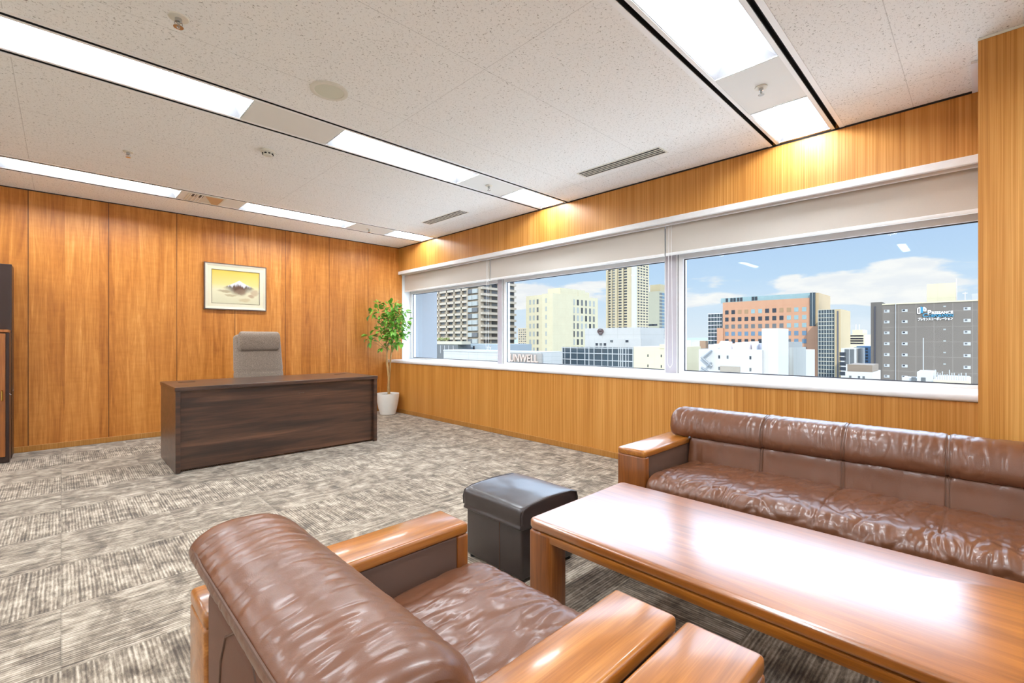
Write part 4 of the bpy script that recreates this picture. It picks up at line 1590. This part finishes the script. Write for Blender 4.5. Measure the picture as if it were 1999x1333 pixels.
# ---- grey building with the rooftop company sign
F_['grey'] = mat_facade('grey_tile_facade', lin(142, 132, 122), lin(190, 182, 170), (3.6, 4.02), .5)
F_['grey2'] = mat_facade('dark_grey_tile', lin(122, 114, 106))
g1 = Bld('grey_building', 'grey tiled building with a blue and white sign and white windows at right', 165, 1700, 1935, 1935, 585.5, F_['grey'], depth=18)
g1.pix('stair_bay', 1700, 1722, 590, 800, F_['grey2'], dep=6)
g1.pix('dark_slot', 1706.5, 1709.5, 598, 790, plain('deep_slot', dim(lin(60, 58, 70)), .6), x=164.8, dep=.5)
g1.pix('downpipe', 1748, 1749, 592, 790, WINM['white'], x=164.8, dep=.3)
pg = ppm(1800, 165)
grow = g1.zrow(1740, rng(607, 8, 21.3))
g1.row_front('window', (1731, 1766), grow, wpx(1750, 11, 165), 5.4 / pg, ['white'])
g1.row_front('window_pane', (1729.5, 1764.5), [z + .1 for z in grow], wpx(1750, 4.5, 165), 2.8 / pg, ['grey', 'dark', 'pale'], out=.15)
grow2 = g1.zrow(1888, rng(602.5, 8, 22.9))
g1.row_front('window', (1888,), grow2, wpx(1888, 14, 165), 5.8 / pg, ['white'])
g1.row_front('window_pane', (1886,), [z + .1 for z in grow2], wpx(1888, 5, 165), 3.0 / pg, ['grey', 'pale', 'dark'], out=.15)
g1.row_front('vent', (1844,), g1.zrow(1844, rng(598, 7, 22.5)), .5, .35, ['pale'])
g1.block('roof_block', 168, 178, on_x(1866, 660, 168).y, on_x(1809, 660, 168).y, g1.zt - .5, on_x(1838, 553, 168).z, F_['cream'])
g1.block('parapet', 164.8, 166, on_x(1935, 660, 165).y, on_x(1722, 660, 165).y, g1.zt - .1, g1.zt + .25, F_['cream'])
g1.block('roof_hut', 168, 178, on_x(1935, 660, 168).y, on_x(1897, 660, 168).y, g1.zt - .5, on_x(1904, 573, 168).z, WINM['white'])
q = B()
p = on_x(1884, 588, 169) - g1.cen
tube(q, [(p.x, p.y, g1.zt - g1.cen.z), (p.x, p.y, g1.zt - g1.cen.z + 2.6)], .08, 6)
tube(q, [(p.x, p.y - .5, g1.zt - g1.cen.z + 2.3), (p.x, p.y + .5, g1.zt - g1.cen.z + 2.3)], .06, 6)
p = on_x(1867, 560, 169) - g1.cen
tube(q, [(p.x, p.y, g1.zt - g1.cen.z), (p.x, p.y, g1.zt - g1.cen.z + 6.2)], .06, 6)
mk('antenna', q, M['greymetal'], g1.t)
sw = plain('white_sign_letters', lin(220, 222, 224), .4)
sb = plain('blue_sign_letters', dim(lin(58, 164, 206)), .4)
Xg = 164.75


def put_text(body, pl, pr, pbase, hpx, mat, bold=.0):
    a, c = on_x(pl, pbase, Xg), on_x(pr, pbase, Xg)
    text_mesh(body, hpx / pg / .72, mat, .1, 'sign_lettering', g1.t, tuple(a - g1.cen), a.y - c.y, bold)


put_text('P', 1811, 1818, 613.5, 8.2, sw, .03)
put_text('RESSANCE', 1819, 1860.5, 613, 5.0, sw, .02)
put_text('C', 1801, 1812, 618.8, 7.0, sb, .03)
put_text('ORPORATION', 1813, 1861, 619, 5.2, sb, .03)
put_text('\u30d7\u30ec\u30b5\u30f3\u30b9\u30b3\u30fc\u30dd\u30ec\u30fc\u30b7\u30e7\u30f3', 1792, 1860, 625.5, 4.6, sw, .01)
# house shaped logo: two outlined slabs and a solid one between
q1, q2 = B(), B()


def slab(qb, pl, pr, pt1, pt2, pbt, hollow):
    A_ = [on_x(pl, pbt, Xg), on_x(pr, pbt, Xg), on_x(pr, pt2, Xg), on_x(pl, pt1, Xg)]
    A_ = [v - g1.cen for v in A_]
    if hollow:
        for i in range(4):
            tube(qb, [A_[i], A_[(i + 1) % 4]], .13, 6)
    else:
        f0 = [qb.verts.new(v + Vector((-.1, 0, 0))) for v in A_]
        f1 = [qb.verts.new(v + Vector((.2, 0, 0))) for v in A_]
        qb.faces.new(f0)
        for i in range(4):
            qb.faces.new((f0[i], f0[(i + 1) % 4], f1[(i + 1) % 4], f1[i]))


slab(q1, 1791.5, 1796, 602, 600, 612, True)
slab(q1, 1803, 1807, 599.5, 602, 607, True)
slab(q2, 1797, 1802, 598, 600, 611, False)
mk('logo_outline', q1, sw, g1.t)
mk('logo_tower', q2, sb, g1.t)

# ---- low roofs in front of it, far blocks beside it
r1 = Bld('rooftop_house', 'white rooftop hut with small windows before the grey building', 88, 1790, 1822, 1822, 727, F_['plaster'], depth=6)
r1.row_front('window', (1783.5, 1802.5), r1.zrow(1790, (741,)), .5, .7, ['grey'])
r1.block('lean_to', 88.4, 92, on_x(1791, 660, 88).y, on_x(1760, 660, 88).y, GZ, on_x(1775, 738, 88).z, F_['plaster'])
q = B()
p = on_x(1802.5, 727, 89) - r1.cen
tube(q, [(p.x, p.y, r1.zt - r1.cen.z), (p.x, p.y, r1.zt - r1.cen.z + 4.9)], .05, 6)
mk('mast', q, WINM['white'], r1.t)
r2_ = Bld('low_building', 'cream low roof with railings at the lower right corner of the window', 80, 1822, 1893, 1893, 744, F_['cream'], depth=10)
q = B()
for k in range(14):
    p = on_x(1826 + k * 4.6, 744, 80.4) - r2_.cen
    hh = rr_.uniform(.5, 1.3)
    tube(q, [(p.x, p.y, r2_.zt - r2_.cen.z), (p.x, p.y, r2_.zt - r2_.cen.z + hh)], .05, 5)
box(q, 80.35 - r2_.cen.x, 80.45 - r2_.cen.x, r2_.y0 - r2_.cen.y, r2_.y1 - r2_.cen.y, r2_.zt - r2_.cen.z + .55, r2_.zt - r2_.cen.z + .62)
mk('railing', q, WINM['white'], r2_.t)
u1 = Bld('white_building', 'small white building with a brown roof left of the grey building', 108, 1650, 1703, 1703, 727, F_['plaster'], depth=10)
u1.block('brown_roof', 108.5, 116, on_x(1702, 660, 108).y, on_x(1653, 660, 108).y, u1.zt, on_x(1676, 712, 108).z, mat_facade('brown_roof_metal', lin(166, 146, 126)))
u1.row_front('window', (1660, 1677, 1686), u1.zrow(1677, (737,)), .35, .6, ['grey'])
u2 = Bld('blue_building', 'blue walled building peeking out beside the grey building', 190, 1672, 1712, 1712, 676, mat_facade('blue_wall', lin(112, 154, 196)), depth=14)
u2.row_front('balcony', (1677.5,), u2.zrow(1677, rng(680, 5, 6.2)), 3.0, .7, ['pale'])
u2.row_front('window', (1692,), u2.zrow(1692, rng(681, 5, 6)), .6, .6, ['dark'])
u3 = Bld('white_building', 'white mid rise building between the glass grid tower and the blue building', 170, 1642, 1672, 1672, 680, F_['plaster'], depth=14)
u3.row_front('window', (1653, 1663), u3.zrow(1655, (696,)), 1.1, 4.5, ['grey'])
u3.row_front('balcony_gap', (1645,), u3.zrow(1645, rng(691, 5, 9.5)), 1.6, 1.1, ['dark'])
u4 = Bld('cream_building', 'cream hospital like block with rows of windows and roof masts, far off', 300, 1640, 1688, 1688, 653, F_['cream'], depth=30)
u4.block('roof_block', 304, 318, on_x(1684, 660, 304).y, on_x(1664, 660, 304).y, u4.zt, on_x(1674, 643.5, 304).z, F_['cream'])
u4.row_front('window', rng(1659, 9, 3.0), u4.zrow(1672, (655.5, 661, 665.5, 670)), 1.1, .8, ['dark'])
for px in (1671, 1677.5):
    p = on_x(px, 640, 310) - u4.cen
    z0_ = on_x(1674, 643.5, 304).z - u4.cen.z
    mk('mast', tube(B(), [(p.x, p.y, z0_), (p.x, p.y, z0_ + 3.0)], .15, 5), M['greymetal'], u4.t)
u5 = Bld('low_building', 'pale low block touching the left side of the grey building, far off', 330, 1688, 1712, 1712, 653, WINM['cream'], depth=20)
# left foot of the big window
v1 = Bld('white_building', 'white small building at the lower left corner of the largest window', 115, 1325, 1353, 1353, 686, F_['plaster'], depth=12)
v1.row_front('window', (1337, 1342.5, 1348), v1.zrow(1340, rng(692, 5, 8.3)), .6, .5, ['grey', 'dark', None])
v2 = Bld('grey_building', 'narrow grey building with stacked balconies beside the white stair building', 128, 1353, 1365, 1365, 681, mat_facade('mid_grey_wall', lin(176, 172, 164)), depth=12)
v2.row_front('balcony', (1355,), v2.zrow(1355, rng(690, 6, 7.8)), 1.2, .5, ['white'])
v3 = Bld('brown_building', 'tan low block under the hills at the left of the largest window', 260, 1366, 1383, 1383, 665, mat_facade('tan_wall', lin(206, 170, 140)), depth=20)
v4 = Bld('white_building', 'far white flat block below the hills, left of the tan block', 280, 1350, 1367, 1367, 667, F_['plaster'], depth=20)
v5 = Bld('white_building', 'farthest white block beside the left frame of the largest window', 300, 1325, 1349, 1349, 664, F_['plaster'], depth=20)
v6 = Bld('grey_building', 'grey block on the skyline behind the cream office block', 260, 1000, 1030, 1030, 671, mat_facade('dull_grey_wall', lin(150, 150, 146)), depth=20)

# ---- streets and hills
b = B(); box(b, 30, 5200, -4200, 6500, GZ - 1, GZ)
struct('ground', b, plain('city_ground', lin(222, 218, 210), .9, .2, .02))
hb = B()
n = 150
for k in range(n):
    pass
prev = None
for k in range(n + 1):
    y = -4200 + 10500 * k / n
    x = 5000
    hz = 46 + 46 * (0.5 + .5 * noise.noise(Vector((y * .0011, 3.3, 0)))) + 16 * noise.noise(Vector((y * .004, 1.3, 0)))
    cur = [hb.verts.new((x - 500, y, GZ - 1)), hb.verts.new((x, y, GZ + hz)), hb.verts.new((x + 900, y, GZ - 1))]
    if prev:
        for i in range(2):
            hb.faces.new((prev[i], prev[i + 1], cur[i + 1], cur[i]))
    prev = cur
struct('hills', hb, plain('haze_tinted_hills', dim(lin(168, 186, 200)), .9, .08, .002), smooth=True)  # distance haze is mixed into the hills' base colour
